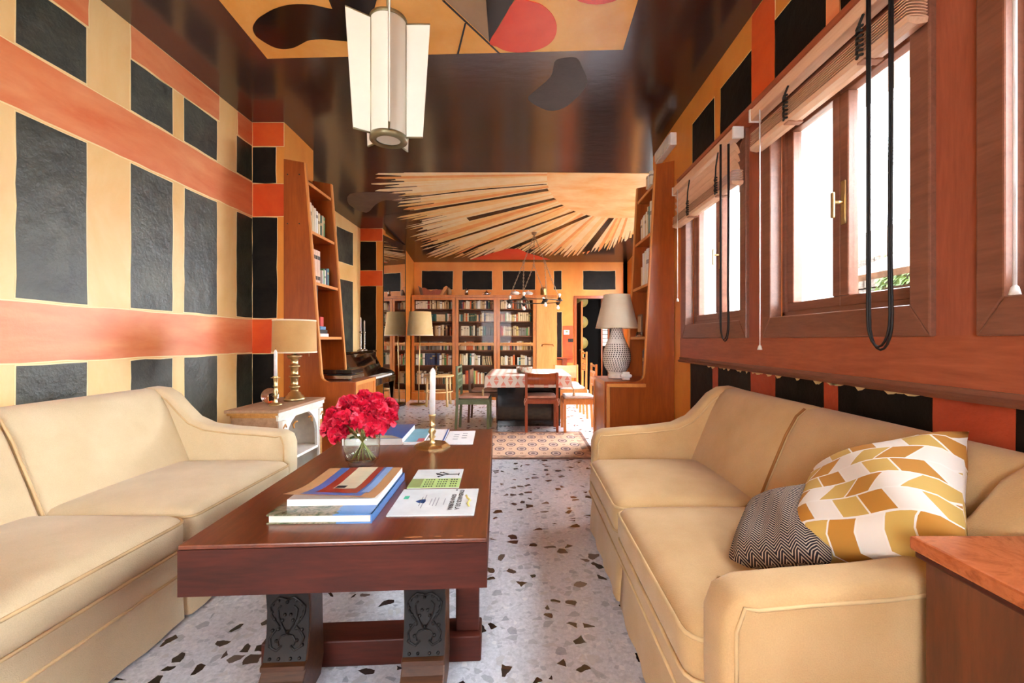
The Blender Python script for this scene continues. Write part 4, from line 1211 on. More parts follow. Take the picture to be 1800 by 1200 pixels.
def drum_lamp_column(label, loc):
    l = thing('table_lamp', label, 'lamp', loc)
    m = MB(); m.lathe([(0, 0), (.085, 0), (.085, .02), (.075, .025), (.07, .04), (.055, .05), (.05, .065), (.035, .075), (.03, .09)]); m.build('base', 'brass', l)
    pr = [(.03, .085)]
    for z in (.11, .2, .29): pr += [(.032, z), (.045, z + .005), (.045, z + .013), (.03, z + .018), (.028, z + .05)]
    pr += [(.03, .36), (.05, .37), (.06, .385), (.06, .395), (.03, .40), (.012, .40), (.012, .43), (0, .43)]
    m = MB(); m.lathe(pr); m.build('column', 'brass', l)
    m = MB(); m.lathe([(.178, .42), (.172, .70)], seg=40, cap=False); m.lathe([(.174, .42), (.168, .70)], seg=40, cap=False); m.build('lamp_shade', 'shade_beige', l)
    m = MB(); m.lathe([(.18, .416), (.18, .428), (.1775, .428), (.177, .416)], seg=40, cap=False); m.build('shade_trim', 'trim_pale', l); m = MB(); m.lathe([(.1745, .692), (.1745, .704), (.17, .704), (.17, .692)], seg=40, cap=False); m.build('shade_trim', 'trim_pale', l)
    m = MB(); m.tube([(.15, -.05, .42), (.15, -.05, .385)], .002, 5); m.build('pull_chain', 'brass', l)
    return l
drum_lamp_column('brass column table lamp with tan drum shade on the arched cabinet', (-1.99, 3.84, H_))
cs = candlestick('slender brass candlestick on the arched cabinet', (-2.0, 3.56, H_), .05, .235, 'brass')
m = MB(); m.lathe([(.004, .218), (.034, .22), (.034, .224), (.004, .224)]); m.build('drip_tray', 'brass', cs)
candle('white candle in the slender candlestick on the arched cabinet', (-2.0, 3.56, H_ + .235), .013, .215)
m = MB(); m.sphere((0, 0, .066), .066, 0, 24, 16)
tag(m.build('glass_ball', 'clear_glass', None, (-2.08, 3.62, H_)), 'clear glass ball behind the slender candlestick', 'ball')
# ---------------------------------------------------------------- books: one shared mesh, coloured per object
def book_mesh():
    m = MB()
    # x: thickness 0..1, y: depth 0 (spine) ..1, z: height 0..1 ; spine slightly rounded
    sp_ = [(0, .06), (.15, .015), (.5, 0), (.85, .015), (1, .06)]
    n = len(sp_); v = []
    for z in (0, 1):
        v += [(a, b, z) for a, b in sp_] + [(1, 1, z), (0, 1, z)]
    k = n + 2; f = []
    for i in range(n): f.append((i, i + 1, k + i + 1, k + i))
    f.append((n + 1, 0, k, k + n + 1))
    m.add(v, f, 0)
    m.add(v, [tuple(range(k, 2 * k)), tuple(range(k))[::-1], (n, n + 1, k + n + 1, k + n)], 1)
    o = m.build('book', ['book_cover', 'pages']); me = o.data; bpy.data.objects.remove(o); return me
BOOK = book_mesh()
PAL = [('cream', (226, 208, 168)), ('ivory', (236, 226, 204)), ('tan', (196, 160, 112)), ('brown', (120, 82, 52)), ('dark green', (52, 82, 62)), ('green', (92, 142, 82)), ('black', (40, 36, 34)),
       ('orange', (214, 104, 52)), ('red', (166, 52, 42)), ('grey', (140, 138, 130)), ('teal', (60, 120, 118)), ('dark blue', (48, 56, 88)), ('yellow', (214, 188, 110)), ('white', (240, 238, 232)), ('beige', (212, 188, 146))]
PW = [6, 5, 5, 3, 2, 1, 2, 2, 2, 2, 1, 1, 1.2, 2, 5]
def book(x, y, z, th, dp, h, rotz, col, label, group, lean=0):
    o = bpy.data.objects.new('book', BOOK); COL.objects.link(o)
    o.location = (x, y, z); o.scale = (th, dp, h); o.rotation_euler = (0, lean, rotz)
    o.rotation_mode = 'XYZ'
    o.color = lin(col)
    return tag(o, label, 'book', group)
ORD = ['first', 'second', 'third', 'fourth', 'fifth', 'sixth', 'seventh', 'eighth', 'ninth', 'tenth', 'eleventh', 'twelfth', 'thirteenth', 'fourteenth', 'fifteenth', 'sixteenth', 'seventeenth', 'eighteenth', 'nineteenth', 'twentieth',
       'twenty-first', 'twenty-second', 'twenty-third', 'twenty-fourth', 'twenty-fifth', 'twenty-sixth', 'twenty-seventh', 'twenty-eighth', 'twenty-ninth', 'thirtieth', 'thirty-first', 'thirty-second', 'thirty-third', 'thirty-fourth', 'thirty-fifth', 'thirty-sixth']

# ---------------------------------------------------------------- shelf towers on both sides of the passage
def tower(label, xb, sg, y0, y1, depth_lo, depth_hi):
    s = thing('shelf_tower', label, 'shelf', (xb, y0, 0))
    L = y1 - y0; bd = .725 if sg > 0 else .715
    zb = .82
    prof = [(0, 0), (bd, 0), (bd, zb), (depth_lo + .07, zb), (depth_lo + .035, zb + .012), (depth_lo + .012, zb + .035), (depth_lo, zb + .08), (depth_hi, 3.05), (0, 3.09)]
    for a in (0, L - .03):
        m = MB(); m.prism([(sg * p, q) for p, q in prof], 'y', a, a + .03); m.build('side_panel', 'wood_shelf', s)
        m = MB(); fr = prof[3:8]
        v = []; f = []
        for p, q in fr: v += [(sg * (p + .002), a - .002, q), (sg * (p + .002), a + .032, q), (sg * (p - .014), a - .002, q + .004), (sg * (p - .014), a + .032, q + .004)]
        for i in range(len(fr) - 1): q = i * 4; f += [(q, q + 1, q + 5, q + 4), (q, q + 4, q + 6, q + 2), (q + 1, q + 3, q + 7, q + 5)]
        m.add(v, f); m.build('edge_strip', 'wood_shelf_edge', s, clean=True)
    m = MB(); m.box(0, sg * .015, .03, L - .03, 0, 3.05); m.build('back_panel', 'wood_shelf', s)
    for z in (2.86, 2.35, 1.82, 1.255):
        dd = depth_lo + (depth_hi - depth_lo) * (z - .9) / 2.15 - .02
        m = MB(); m.box(sg * .015, sg * (dd - .012), .03, L - .03, z, z + .025); sh_ = m.build('shelf', 'wood_shelf', s)
        m = MB(); m.box(sg * (dd - .012), sg * dd, .03, L - .03, z - .002, z + .027); m.build('shelf_edge', 'wood_shelf_edge', sh_)
    m = MB(); m.box(0, sg * (bd - .004), .03, L - .03, zb - .025, zb - .002); m.build('cabinet_top', 'wood_shelf', s)
    m = MB(); m.box(sg * (bd - .03), sg * (bd - .012), .03, L - .03, .03, zb - .03); m.build('cabinet_front', 'wood_case', s)
    m = MB()
    for a, b in ((.03, .06), (L - .06, L - .03)): m.box(sg * (bd - .012), sg * (bd + .002), a, b, .0, zb - .002)
    m.box(sg * (bd - .012), sg * (bd + .002), .06, L - .06, zb - .04, zb - .002); m.box(sg * (bd - .012), sg * (bd + .002), .06, L - .06, .0, .05)
    m.build('face_frame', 'wood_shelf_edge', s)
    return s
tl = tower('tall tapered wooden shelf tower with turntable at the left of the passage', -2.42, 1, 4.455, 5.10, .385, .22)
tr = tower('tall tapered wooden shelf tower with white lamp at the right of the passage', 1.57, -1, 4.50, 5.24, .315, .20)
# lipped recess on the near face of the right tower's cabinet
m = MB(); m.bbox(-.70, -.30, -.03, .0, .765, .80, .005); m.build('ledge', 'wood_shelf_edge', tr)
m = MB(); m.bbox(-.70, -.665, -.02, 0, .02, .765, .004); m.build('stile', 'wood_shelf_edge', tr)
m = MB()
for z in (2.9, 2.62, 2.15, 1.6):
    for x in (.05, .15): m.lathe([(.007, 0), (.007, .003), (0, .003)], x, 0, 0, 8)
hole = []
for z in (2.93, 2.43):
    for x in (.04, .16):
        m = MB(); m.lathe([(0, 0), (.007, 0), (.007, .004), (0, .004)], seg=10); o = m.build('screw_cap', 'cover_dark', tl, (x, -.001, z)); o.rotation_euler = (R(90), 0, 0)

def side_row(x, z, y0, specs, grp, lab, sg):
    # specs: (thickness, height, colour name); spines face the passage
    y = y0
    for k, (th, h, cn) in enumerate(specs):
        col = dict(PAL)[cn]
        if sg > 0: book(x, y, z, th, .16, h, R(90), col, '%s book, %s from the near end %s' % (cn, ORD[k], lab), grp)
        else: book(x, y + th, z, th, .16, h, R(-90), col, '%s book, %s from the near end %s' % (cn, ORD[k], lab), grp)
        y += th + .002
side_row(-2.235, 2.375, 4.50, [(.012, .40, 'black'), (.03, .33, 'ivory'), (.04, .31, 'green'), (.035, .33, 'white'), (.05, .33, 'ivory'), (.045, .31, 'cream'), (.05, .30, 'ivory'), (.045, .28, 'white'), (.05, .27, 'cream'), (.04, .26, 'dark green'), (.035, .27, 'beige'), (.03, .26, 'green')], 'books on the left tower', 'on the upper shelf of the left tower', 1)
plain('boxset', (230, 196, 172), .6); plain('boxset_band', (70, 56, 48), .6)
y = 4.50
for k in range(5):
    b = thing('boxed_volume', 'pink cream volume with dark bands, %s from the near end on the left tower' % ORD[k], 'book', (-2.205, y, 1.845), 0, 'banded volumes')
    m = MB(); m.bbox(-.2, 0, 0, .058, 0, .37, .004); m.build('cover', 'boxset', b)
    m = MB(); m.box(-.15, .0015, .004, .054, .27, .31); m.box(-.15, .0015, .004, .054, .05, .09); m.build('spine_band', 'boxset_band', b)
    y += .06
side_row(-2.19, 1.845, 4.82, [(.03, .17, 'white'), (.025, .19, 'green'), (.03, .18, 'ivory'), (.04, .2, 'dark blue'), (.04, .21, 'teal')], 'books on the left tower', 'on the middle shelf of the left tower', 1)
b = thing('loudspeaker', 'small black loudspeaker hanging under the shelf of the left tower', 'speaker', (-2.16, 4.53, 1.60))
m = MB(); m.bbox(-.12, .0, 0, .11, 0, .23, .008); m.build('cabinet', 'black_plastic', b)
m = MB(); m.bbox(0, .006, .008, .102, .01, .22, .003); m.build('grille', 'cover_dark', b)
m = MB(); m.box(.006, .008, .05, .065, .03, .04); m.build('badge', 'silver', b)
m = MB(); m.tube([(-.03, -.005, .22), (-.02, -.015, .1), (-.025, -.01, -.1), (-.02, -.012, -.3), (.0, -.02, -.5), (-.03, .0, -.7)], .003, 6); m.build('cable', 'cord_white', b)
side_row(-2.14, 1.28, 4.50, [(.035, .30, 'white'), (.035, .30, 'white'), (.03, .29, 'ivory')], 'binders on the left tower', 'on the lowest shelf of the left tower', 1)
zz = 1.281
for k, (l_, h, mt, nm) in enumerate(((.2, .035, 'white_paint', 'white'), (.17, .04, 'cover_dark', 'black'), (.13, .035, 'cover_blue', 'blue'))):
    m = MB(); m.bbox(-.15, 0, 0, l_, 0, h, .003); tag(m.build('stacked_book', mt, None, (-2.14, 4.66, zz)), nm + ' book lying in the small pile on the left tower', 'book', 'pile on the left tower'); zz += h + .001
m = MB(); m.bbox(-.02, 0, 0, .075, 0, .1, .003); tag(m.build('stacked_book', 'cover_red', None, (-2.14, 4.66, zz)), 'small red book standing on the pile in the left tower', 'book')
# turntable on the left tower cabinet
b = thing('turntable', 'turntable with smoked lid on the left tower cabinet', 'turntable', (-2.15, 4.62, .822))
m = MB(); m.bbox(0, .36, 0, .36, .01, .05, .005); m.build('plinth', 'silver', b)
m = MB(); m.lathe([(0, .05), (.145, .05), (.145, .062), (0, .062)], .17, .18); m.build('platter', 'black_plastic', b)
plain('smoked_lid', (34, 26, 24), .1, 0, .5)
m = MB(); m.bbox(.005, .355, .005, .355, .064, .112, .008); m.build('dust_lid', 'smoked_lid', b)
m = MB()
for x in (.03, .33):
    for y in (.03, .33): m.lathe([(.015, 0), (.015, .011)], x, y)
m.build('feet', 'black_plastic', b)
# right tower contents
side_row(1.36, 2.375, 4.62, [(.05, .34, 'ivory'), (.04, .30, 'teal'), (.045, .31, 'cream'), (.05, .27, 'ivory'), (.05, .26, 'beige'), (.045, .26, 'white'), (.05, .25, 'cream'), (.04, .24, 'ivory'), (.03, .24, 'brown')], 'books on the right tower', 'on the upper shelf of the right tower', -1)
side_row(1.35, 2.885, 4.6, [(.06, .14, 'ivory'), (.05, .12, 'white'), (.06, .13, 'cream')], 'books on the right tower', 'on top of the right tower', -1)
side_row(1.315, 1.845, 4.56, [(.085, .36, 'white'), (.06, .35, 'ivory'), (.08, .34, 'white'), (.05, .2, 'cream')], 'books on the right tower', 'on the middle shelf of the right tower', -1)
side_row(1.29, .824, 4.55, [(.03, .33, 'black'), (.03, .32, 'white'), (.04, .33, 'black'), (.03, .31, 'dark blue')], 'records on the right tower', 'leaning on the right tower cabinet', -1)
b = thing('picture_frame', 'small glass framed picture on the right tower shelf', 'frame', (1.26, 4.62, 1.28))
m = MB(); m.bbox(0, .02, 0, .14, 0, .24, .003); m.build('frame', 'wood_brown', b)
m = MB(); m.box(-.003, 0, .015, .125, .02, .22); m.build('picture', 'cov_tan', b)
m = MB(); m.lathe([(0, 0), (.035, 0), (.03, .05), (.028, .05), (.03, .008), (0, .008)], seg=20, cap=False); tag(m.build('drinking_glass', 'clear_glass', None, (1.23, 4.58, 1.28)), 'small clear glass on the right tower shelf', 'glass')
m = MB(); m.bbox(-.04, .04, -.02, .02, 0, .09, .012); m.bbox(-.06, .06, -.03, .03, .03, .065, .012)
tag(m.build('crystal_block', 'white_plastic', None, (1.10, 4.62, .822)), 'white crystal ornament in front of the white lamp', 'ornament')

# white pierced lamp
l = thing('table_lamp', 'large white pierced ceramic lamp with cream shade on the right tower', 'lamp', (1.07, 4.93, .822))
PR = [(.098, 0), (.1, .012), (.098, .04), (.088, .05), (.105, .075), (.138, .13), (.155, .2), (.155, .25), (.142, .32), (.112, .39), (.085, .45), (.066, .52), (.058, .60), (.056, .68), (.062, .73), (.072, .765), (.066, .766), (.05, .72), (0, .70)]
m = MB(); m.lathe([(0, 0)] + PR, seg=40); body = m.build('body', 'ceramic', l)
m = MB()
def rad_at(z):
    for (r0, z0), (r1, z1) in zip(PR, PR[1:]):
        if z0 <= z <= z1 and z1 > z0: return r0 + (r1 - r0) * (z - z0) / (z1 - z0), (r1 - r0) / (z1 - z0)
    return .05, 0
z = .085; row_ = 0
while z < .65:
    r_, sl = rad_at(z); n = max(10, int(2 * PI * r_ / .027)) if z < .42 else 16
    for k in range(n):
        a = 2 * PI * (k + .5 * (row_ % 2)) / n
        if .40 < z < .44 : continue
        ca_, sa_ = math.cos(a), math.sin(a); s_ = .0085 if z < .42 else .007
        tn = Vector((-sa_, ca_, 0)); up = Vector((sl * ca_, sl * sa_, 1)).normalized(); c0 = Vector((r_ * ca_, r_ * sa_, z)) + Vector((ca_, sa_, -sl)).normalized() * .0012
        m.add([c0 - tn * s_, c0 - up * s_ * 1.1, c0 + tn * s_, c0 + up * s_ * 1.1], [(0, 1, 2, 3)])
    z += .0225; row_ += 1
o = m.build('pierced_pattern', 'ceramic_hole', body); o['kind'] = 'stuff'
m = MB(); m.lathe([(.02, .70), (.02, .80), (0, .80)]); m.build('neck', 'brass', l)
m = MB(); m.lathe([(.235, .565), (.145, .935)], seg=40, cap=False); m.lathe([(.23, .567), (.14, .933)], seg=40, cap=False)
sh_ = m.build('lamp_shade', 'shade_cream', l)
m = MB(); m.lathe([(.237, .561), (.236, .572), (.231, .572), (.232, .561)], seg=40, cap=False); m.build('shade_trim', 'trim_pale', sh_); m = MB(); m.lathe([(.147, .927), (.1455, .938), (.141, .938), (.142, .927)], seg=40, cap=False); m.build('shade_trim', 'trim_pale', sh_)
for c_ in (l.children):
    if c_.name.startswith('lamp_shade'): c_.location.z += -.005

# emergency light on the right wall
e = thing('emergency_light', 'white emergency light box high on the window wall', 'light', (XR, 4.43, 3.22))
m = MB(); m.bbox(-.07, -.005, 0, .5, 0, .13, .006); m.build('housing', 'white_plastic', e)
m = MB(); m.bbox(-.085, -.07, .02, .48, .015, .115, .005); m.build('diffuser', 'offwhite', e)

# ---------------------------------------------------------------- pendant lantern
p = thing('pendant_lantern', 'white star-shaped pendant lantern with fins hanging from the near ceiling', 'lamp', (-.731, 2.406, 2.34))
m = MB(); m.lathe([(.096, .02), (.096, .66)], seg=40, cap=False); m.build('body', 'lantern_panel', p)
m = MB(); m.lathe([(.064, .0), (.1, .0), (.1, .025), (.096, .025), (.096, .006), (.064, .006)], seg=40, cap=False); m.build('bottom_ring', 'lantern_frame', p)
m = MB(); m.lathe([(0, .012), (.066, .008)], seg=40, cap=False); m.build('bottom_diffuser', 'lantern_panel', p)
m = MB(); m.lathe([(.0, .665), (.1, .665), (.1, .645), (.097, .645)], seg=40, cap=False); m.build('top_ring', 'lantern_frame', p)
for k in range(5):
    a = R(72 * k); ca_, sa_ = math.cos(a), math.sin(a)
    def q(r_, z, o_=0): return (r_ * ca_ - o_ * sa_, r_ * sa_ + o_ * ca_, z)
    r0, r1b, r1t, z0, z1 = .096, .188, .228, .02, .64
    m = MB(); m.add([q(r0, z0, -.003), q(r1b, z0, -.003), q(r1t, z1, -.003), q(r0, z1, -.003), q(r0, z0, .003), q(r1b, z0, .003), q(r1t, z1, .003), q(r0, z1, .003)], [(0, 1, 2, 3), (7, 6, 5, 4), (0, 4, 5, 1), (1, 5, 6, 2), (2, 6, 7, 3)])
    fn = m.build('fin', 'lantern_panel', p)
    m = MB(); m.tube([q(r0, z0), q(r0, z1)], .005, 6); m.tube([q(r0, z0), q(r1b, z0)], .005, 6); m.tube([q(r0, z1), q(r1t, z1)], .005, 6); m.build('fin_frame', 'lantern_frame', fn)
m = MB(); m.tube([(0, 0, .66), (0, 0, 1.11)], .012); m.build('rod', 'lantern_frame', p)
m = MB(); m.lathe([(0, 1.08), (.06, 1.085), (.065, 1.13), (0, 1.13)]); m.build('ceiling_plate', 'lantern_frame', p)

# ---------------------------------------------------------------- blinds
def blind(label, y0, y1, ztop, zbot, n_open, n_stack, cords):
    b = thing('venetian_blind', label, 'blind', (XR, 0, 0))
    xc = -.095
    m = MB(); m.bbox(xc - .035, xc + .03, y0, y1, ztop - .07, ztop, .005); m.build('headrail', 'wood_blind', b)
    m = MB(); m.bbox(xc - .04, xc + .035, y0 - .012, y0 + .006, ztop - .075, ztop + .005, .003); m.bbox(xc - .04, xc + .035, y1 - .006, y1 + .012, ztop - .075, ztop + .005, .003); m.build('bracket', 'white_plastic', b)
    def slat(z, tilt):
        m = MB(); v = []; f = []
        for i in range(6):
            s_ = -1 + 2 * i / 5; x = s_ * .04; zz_ = .006 * (1 - s_ * s_)
            X = xc + x * math.cos(tilt) - zz_ * math.sin(tilt); Z = z + x * math.sin(tilt) + zz_ * math.cos(tilt)
            v += [(X, y0 + .01, Z), (X, y1 - .01, Z), (X, y0 + .01, Z + .004), (X, y1 - .01, Z + .004)]
        for i in range(5): q = i * 4; f += [(q, q + 4, q + 5, q + 1), (q + 2, q + 3, q + 7, q + 6)]
        f += [(0, 1, 3, 2), (20, 22, 23, 21)]; f += [(i * 4, i * 4 + 2, i * 4 + 6, i * 4 + 4) for i in range(5)] + [(i * 4 + 1, i * 4 + 5, i * 4 + 7, i * 4 + 3) for i in range(5)]
        m.add(v, f, 0, False); m.build('slat', 'wood_blind', b)
    zs = zbot + .03
    for k in range(n_stack): slat(zs + k * .0115, 0)
    top = zs + n_stack * .0115
    for k in range(n_open): slat(top + .035 + k * (ztop - .07 - top - .05) / max(1, n_open - .2), R(-62))
    m = MB(); m.prism([(xc - .042, zs), (xc - .038, zbot + .008), (xc, zbot), (xc + .038, zbot + .008), (xc + .042, zs)], 'y', y0 + .008, y1 - .008); m.build('bottom_rail', 'wood_blind', b)
    for k in (.2, .66):
        yy = y0 + (y1 - y0) * k
        m = MB()
        for i in range(7):
            z_ = zbot + .02 + i * (top - zbot) / 6; m.tube([(xc - .046, yy - .018, z_), (xc - .052 - .006 * (i % 2), yy, z_ + .006), (xc - .046, yy + .018, z_)], .006, 5)
        m.tube([(xc - .05, yy, top), (xc - .044, yy + .005, (top + ztop - .07) / 2), (xc - .03, yy, ztop - .07)], .006, 5)
        m.build('ladder_tape', 'ladder_tape', b)
        m = MB(); m.box(xc - .043, xc + .04, yy - .02, yy + .02, zbot - .004, zbot + .004); m.build('rail_clip', 'wood_blind_dark', b)
    for (mt, ya, yb, ze, r_) in cords:
        m = MB(); x0 = xc - .05
        if mt == 'cord_black':
            P = [(x0, ya, ztop - .05), (x0, ya, 2.2), (x0, ya, 1.6), (x0, ya, ze + .14)]
            w_ = (yb - ya) / 2
            P += [(x0, ya + w_ - w_ * math.cos(PI * k / 10), ze + .12 - .12 * math.sin(PI * k / 10)) for k in range(1, 10)]
            P += [(x0, yb, ze + .14), (x0, yb - w_ * .1, 1.6), (x0, yb, 2.2), (x0, yb, ztop - .1)]
            m.tube(P, r_, 6); m.tube([(a - .006, b_ + .004, c_ + (.012 if 3 < i < 13 else 0)) for i, (a, b_, c_) in enumerate(P)], r_, 6); m.build('pull_cord', mt, b)
        else:
            m.tube([(x0, ya, ztop - .07), (x0, ya, ze)], r_, 6); m.build('pull_cord', mt, b)
            m = MB(); m.lathe([(.003, .03), (.009, .022), (.014, 0), (0, 0)], x0, ya, ze - .02, 12); m.build('tassel', 'white_plastic', b)
    return b
blind('half lowered wooden blind on the far window', 2.995, 4.19, 2.70, 2.31, 3, 7, [('cord_black', 3.14, 3.02, 1.24, .004), ('cord_white', 4.02, 0, 1.62, .003)])
blind('raised wooden blind bunched above the middle window', 1.63, 2.77, 2.70, 2.43, 0, 8, [('cord_black', 1.80, 1.69, 1.21, .005), ('cord_white', 2.63, 0, 1.21, .004)])
blind('raised blind on the nearest window, only its cord in view', .34, 1.40, 2.71, 2.44, 0, 8, [('cord_white', 1.27, 0, 1.40, .005)])
# ================================================================ RUG
rg = thing('rug', 'patterned tan rug with medallion rows between the two rooms', 'rug', (-1.25, 4.58, 0))
RW, RL = 2.05, 1.33
m = MB(); m.box(.12, RW - .12, .12, RL - .12, .001, .012); f_ = m.build('field', 'rug_pattern', rg)
uv = f_.data.uv_layers.new(name='UVMap')
for lp in f_.data.loops:
    c = f_.data.vertices[lp.vertex_index].co; uv.data[lp.index].uv = (c.x, c.y)
m = MB(); m.box(0, RW, 0, .04, .001, .011); m.box(0, RW, RL - .04, RL, .001, .011); m.box(0, .04, .04, RL - .04, .001, .011); m.box(RW - .04, RW, .04, RL - .04, .001, .011); m.build('outer_border', 'rug_border', rg)
m = MB(); m.box(.04, RW - .04, .04, .12, .001, .0115); m.box(.04, RW - .04, RL - .12, RL - .04, .001, .0115); m.box(.04, .12, .12, RL - .12, .001, .0115); m.box(RW - .12, RW - .04, .12, RL - .12, .001, .0115); m.build('inner_border', 'rug_speckle', rg)

# ================================================================ DINING TABLE AND CLOTH
dt = thing('dining_table', 'square dining table with a black slab base under a cloth', 'table', (.09, 5.94, 0))
TWd, TLd, TH = 1.14, 1.38, .755
m = MB(); m.bbox(-TWd / 2, TWd / 2, 0, TLd, TH - .035, TH, .004); m.build('tabletop', 'black_gloss', dt)
m = MB(); m.bbox(-.44, .47, .40, 1.05, 0, TH - .036, .004); m.build('base', 'black_gloss', dt)
cl = MB(); n = 40; vs_ = []; fs_ = []; uvs = []
hw, y0c, y1c, drop = TWd / 2 + .012, -.012, TLd + .012, .155
us = [-hw - drop, -hw - drop * .5, -hw - .01] + [-hw + 2 * hw * i / 16 for i in range(17)] + [hw + .01, hw + drop * .5, hw + drop]
vs2 = [y0c - drop, y0c - drop * .5, y0c - .01] + [y0c + (y1c - y0c) * i / 16 for i in range(17)] + [y1c + .01, y1c + drop * .5, y1c + drop]
for i, u in enumerate(us):
    for j, v in enumerate(vs2):
        x = max(-hw, min(hw, u)); y = max(y0c, min(y1c, v)); du = max(0, abs(u) - hw); dv = max(0, y0c - v, v - y1c)
        dd = min(drop, max(du, dv)) if not (du > 0 and dv > 0) else min(drop * 1.15, max(du, dv) * 1.1)
        fl_ = .03 * dd / drop * (.6 + .4 * math.sin(u * 9 + v * 7))
        if du > 0: x += math.copysign(fl_, u)
        if dv > 0: y += fl_ if v > y1c else -fl_
        vs_.append((x, y, TH + .006 - dd)); uvs.append((u, v))
W_n = len(vs2)
for i in range(len(us) - 1):
    for j in range(W_n - 1):
        a = i * W_n + j; fs_.append((a, a + W_n, a + W_n + 1, a + 1))
cl.add(vs_, fs_, 0, True)
tcl = thing('tablecloth', 'white tablecloth printed with pink triangles on the dining table', 'tablecloth', (.09, 5.94, 0))
o = cl.build('cloth', 'cloth_triangles', tcl)
uv = o.data.uv_layers.new(name='UVMap')
for lp in o.data.loops: uv.data[lp.index].uv = uvs[lp.vertex_index]
for sx in (-1, 1):
    for yy in (y0c, y1c):
        m = MB(); x = sx * (hw + .03); y = yy + (-.03 if yy < .5 else .03); m.lathe([(0, .0), (.02, .0), (.014, .09), (.012, .10), (.016, .11), (.008, .13), (0, .13)], x, y, TH - .30, 10); m.tube([(x, y, TH - .17), (x * .97, y * .97, TH - .15)], .005, 5); m.build('tassel', 'beige_card', tcl)
b = thing('silver_bowl', 'round silver bowl on the dining table', 'bowl', (.04, 6.4, TH + .007))
m = MB(); m.lathe([(0, 0), (.08, 0), (.115, .02), (.12, .09), (.125, .095), (.117, .09), (.11, .022), (0, .01)], seg=30, cap=False); m.build('bowl', 'silver', b)

# ================================================================ CHAIRS
def chair(label, loc, rotz, wood_, cush, style, H=.81):
    # local: faces +y (seat front at +y), back at y=0
    c = thing('dining_chair', label, 'chair', loc, rotz, 'chairs around the dining table')
    w, d, sh = .45, .43, .44
    for sx in (-1, 1):
        m = MB(); x = sx * (w / 2 - .018)
        m.prism([(-.018 - .02, 0), (.014 - .02, 0), (.018, sh), (.005, H), (-.02, H), (-.018, sh)], 'x', x - .017, x + .017, 0, .003, 1); m.build('leg', wood_, c)
        m = MB(); m.prism([(x - .017, d - .035), (x + .017, d - .035), (x + .017, d), (x - .017, d)], 'z', 0, sh); m.build('leg', wood_, c)
    m = MB(); m.box(-w / 2 + .02, w / 2 - .02, d - .03, d - .008, sh - .06, sh); m.box(-w / 2 + .02, w / 2 - .02, -.005, .016, sh - .05, sh)
    for sx in (-1, 1): m.box(sx * (w / 2 - .012), sx * (w / 2 - .034), .01, d - .02, sh - .055, sh)
    m.build('seat_rail', wood_, c)
    m = MB(); m.bbox(-w / 2 + .01, w / 2 - .01, .01, d, sh, sh + .018, .005); m.build('seat', wood_, c)
    if style == 'panel' or style == 'wide':
        z0, z1 = (H - .16, H - .005) if style == 'panel' else (H - .24, H - .01)
        m = MB(); v = []; f = []
        for i in range(9):
            s_ = -1 + i / 4; x = s_ * (w / 2 - .034); b_ = -.03 * (1 - s_ * s_)
            v += [(x, b_ - .01, z0), (x, b_ - .01, z1 - .012 * (1 - s_ * s_)), (x, b_ + .008, z0), (x, b_ + .008, z1 - .012 * (1 - s_ * s_))]
        for i in range(8): q = i * 4; f += [(q, q + 4, q + 5, q + 1), (q + 2, q + 3, q + 7, q + 6), (q + 1, q + 5, q + 7, q + 3), (q, q + 2, q + 6, q + 4)]
        m.add(v, f, 0, True); m.build('backrest', wood_ if style == 'panel' else cush[1], c, clean=True)
    else:
        for z in (H - .04, H - .13, H - .22, H - .31):
            m = MB(); m.bbox(-w / 2 + .03, w / 2 - .03, -.012, .008, z, z + .028, .003); m.build('back_rail', wood_, c)
        for k in range(5):
            x = -w / 2 + .075 + k * .075; z = H - .19 + (.0 if k % 2 else -.09)
            m = MB(); m.bbox(x - .03, x + .03, -.01, .006, z, z + .07, .003); m.build('back_block', wood_, c)
    cu = MB(); soft_box(cu, (0, d / 2, sh + .036), (w / 2 - .025, d / 2 - .015, .018), .016, .012, 8); cu.build('seat_cushion', cush[0], c)
    for sx in (-1, 1):
        m = MB(); x = sx * (w / 2 - .01); m.tube([(x - sx * .03, .02, sh + .03), (x + sx * .015, -.02, sh + .02), (x + sx * .02, -.025, sh - .02), (x + sx * .012, -.02, sh - .07)], .006, 5); m.tube([(x, .0, sh + .028), (x - sx * .01, -.035, sh + .012), (x + sx * .02, -.03, sh - .05)], .005, 5); m.build('cushion_tie', cush[0], c)
    return c
chair('reddish wooden dining chair with back to the viewer and pink tied cushion', (.27, 5.89, 0), 0, 'wood_chair_red', ('pink_cushion',), 'panel', .81)
chair('green painted dining chair at the left side of the table', (-.86, 6.06, 0), R(-90), 'green_paint', ('pink_cushion',), 'ladder', .90)
chair('dark brown padded chair behind the green chair', (-.78, 6.82, 0), R(-90), 'wood_brown', ('pink_cushion', 'wood_brown'), 'wide', .80)
chair('light wooden dining chair with blocked ladder back at the right side', (.99, 6.06, 0), R(90), 'wood_chair_light', ('white_cushion',), 'ladder', .92)
chair('light wooden chair standing behind the right dining chair', (1.02, 7.15, 0), R(90), 'wood_chair_light', ('white_cushion',), 'ladder', 1.06)
chair('wooden chair with beige padded back behind the table corner', (.80, 7.95, 0), R(180), 'wood_chair_light', ('white_cushion', 'beige_card'), 'wide', .80)

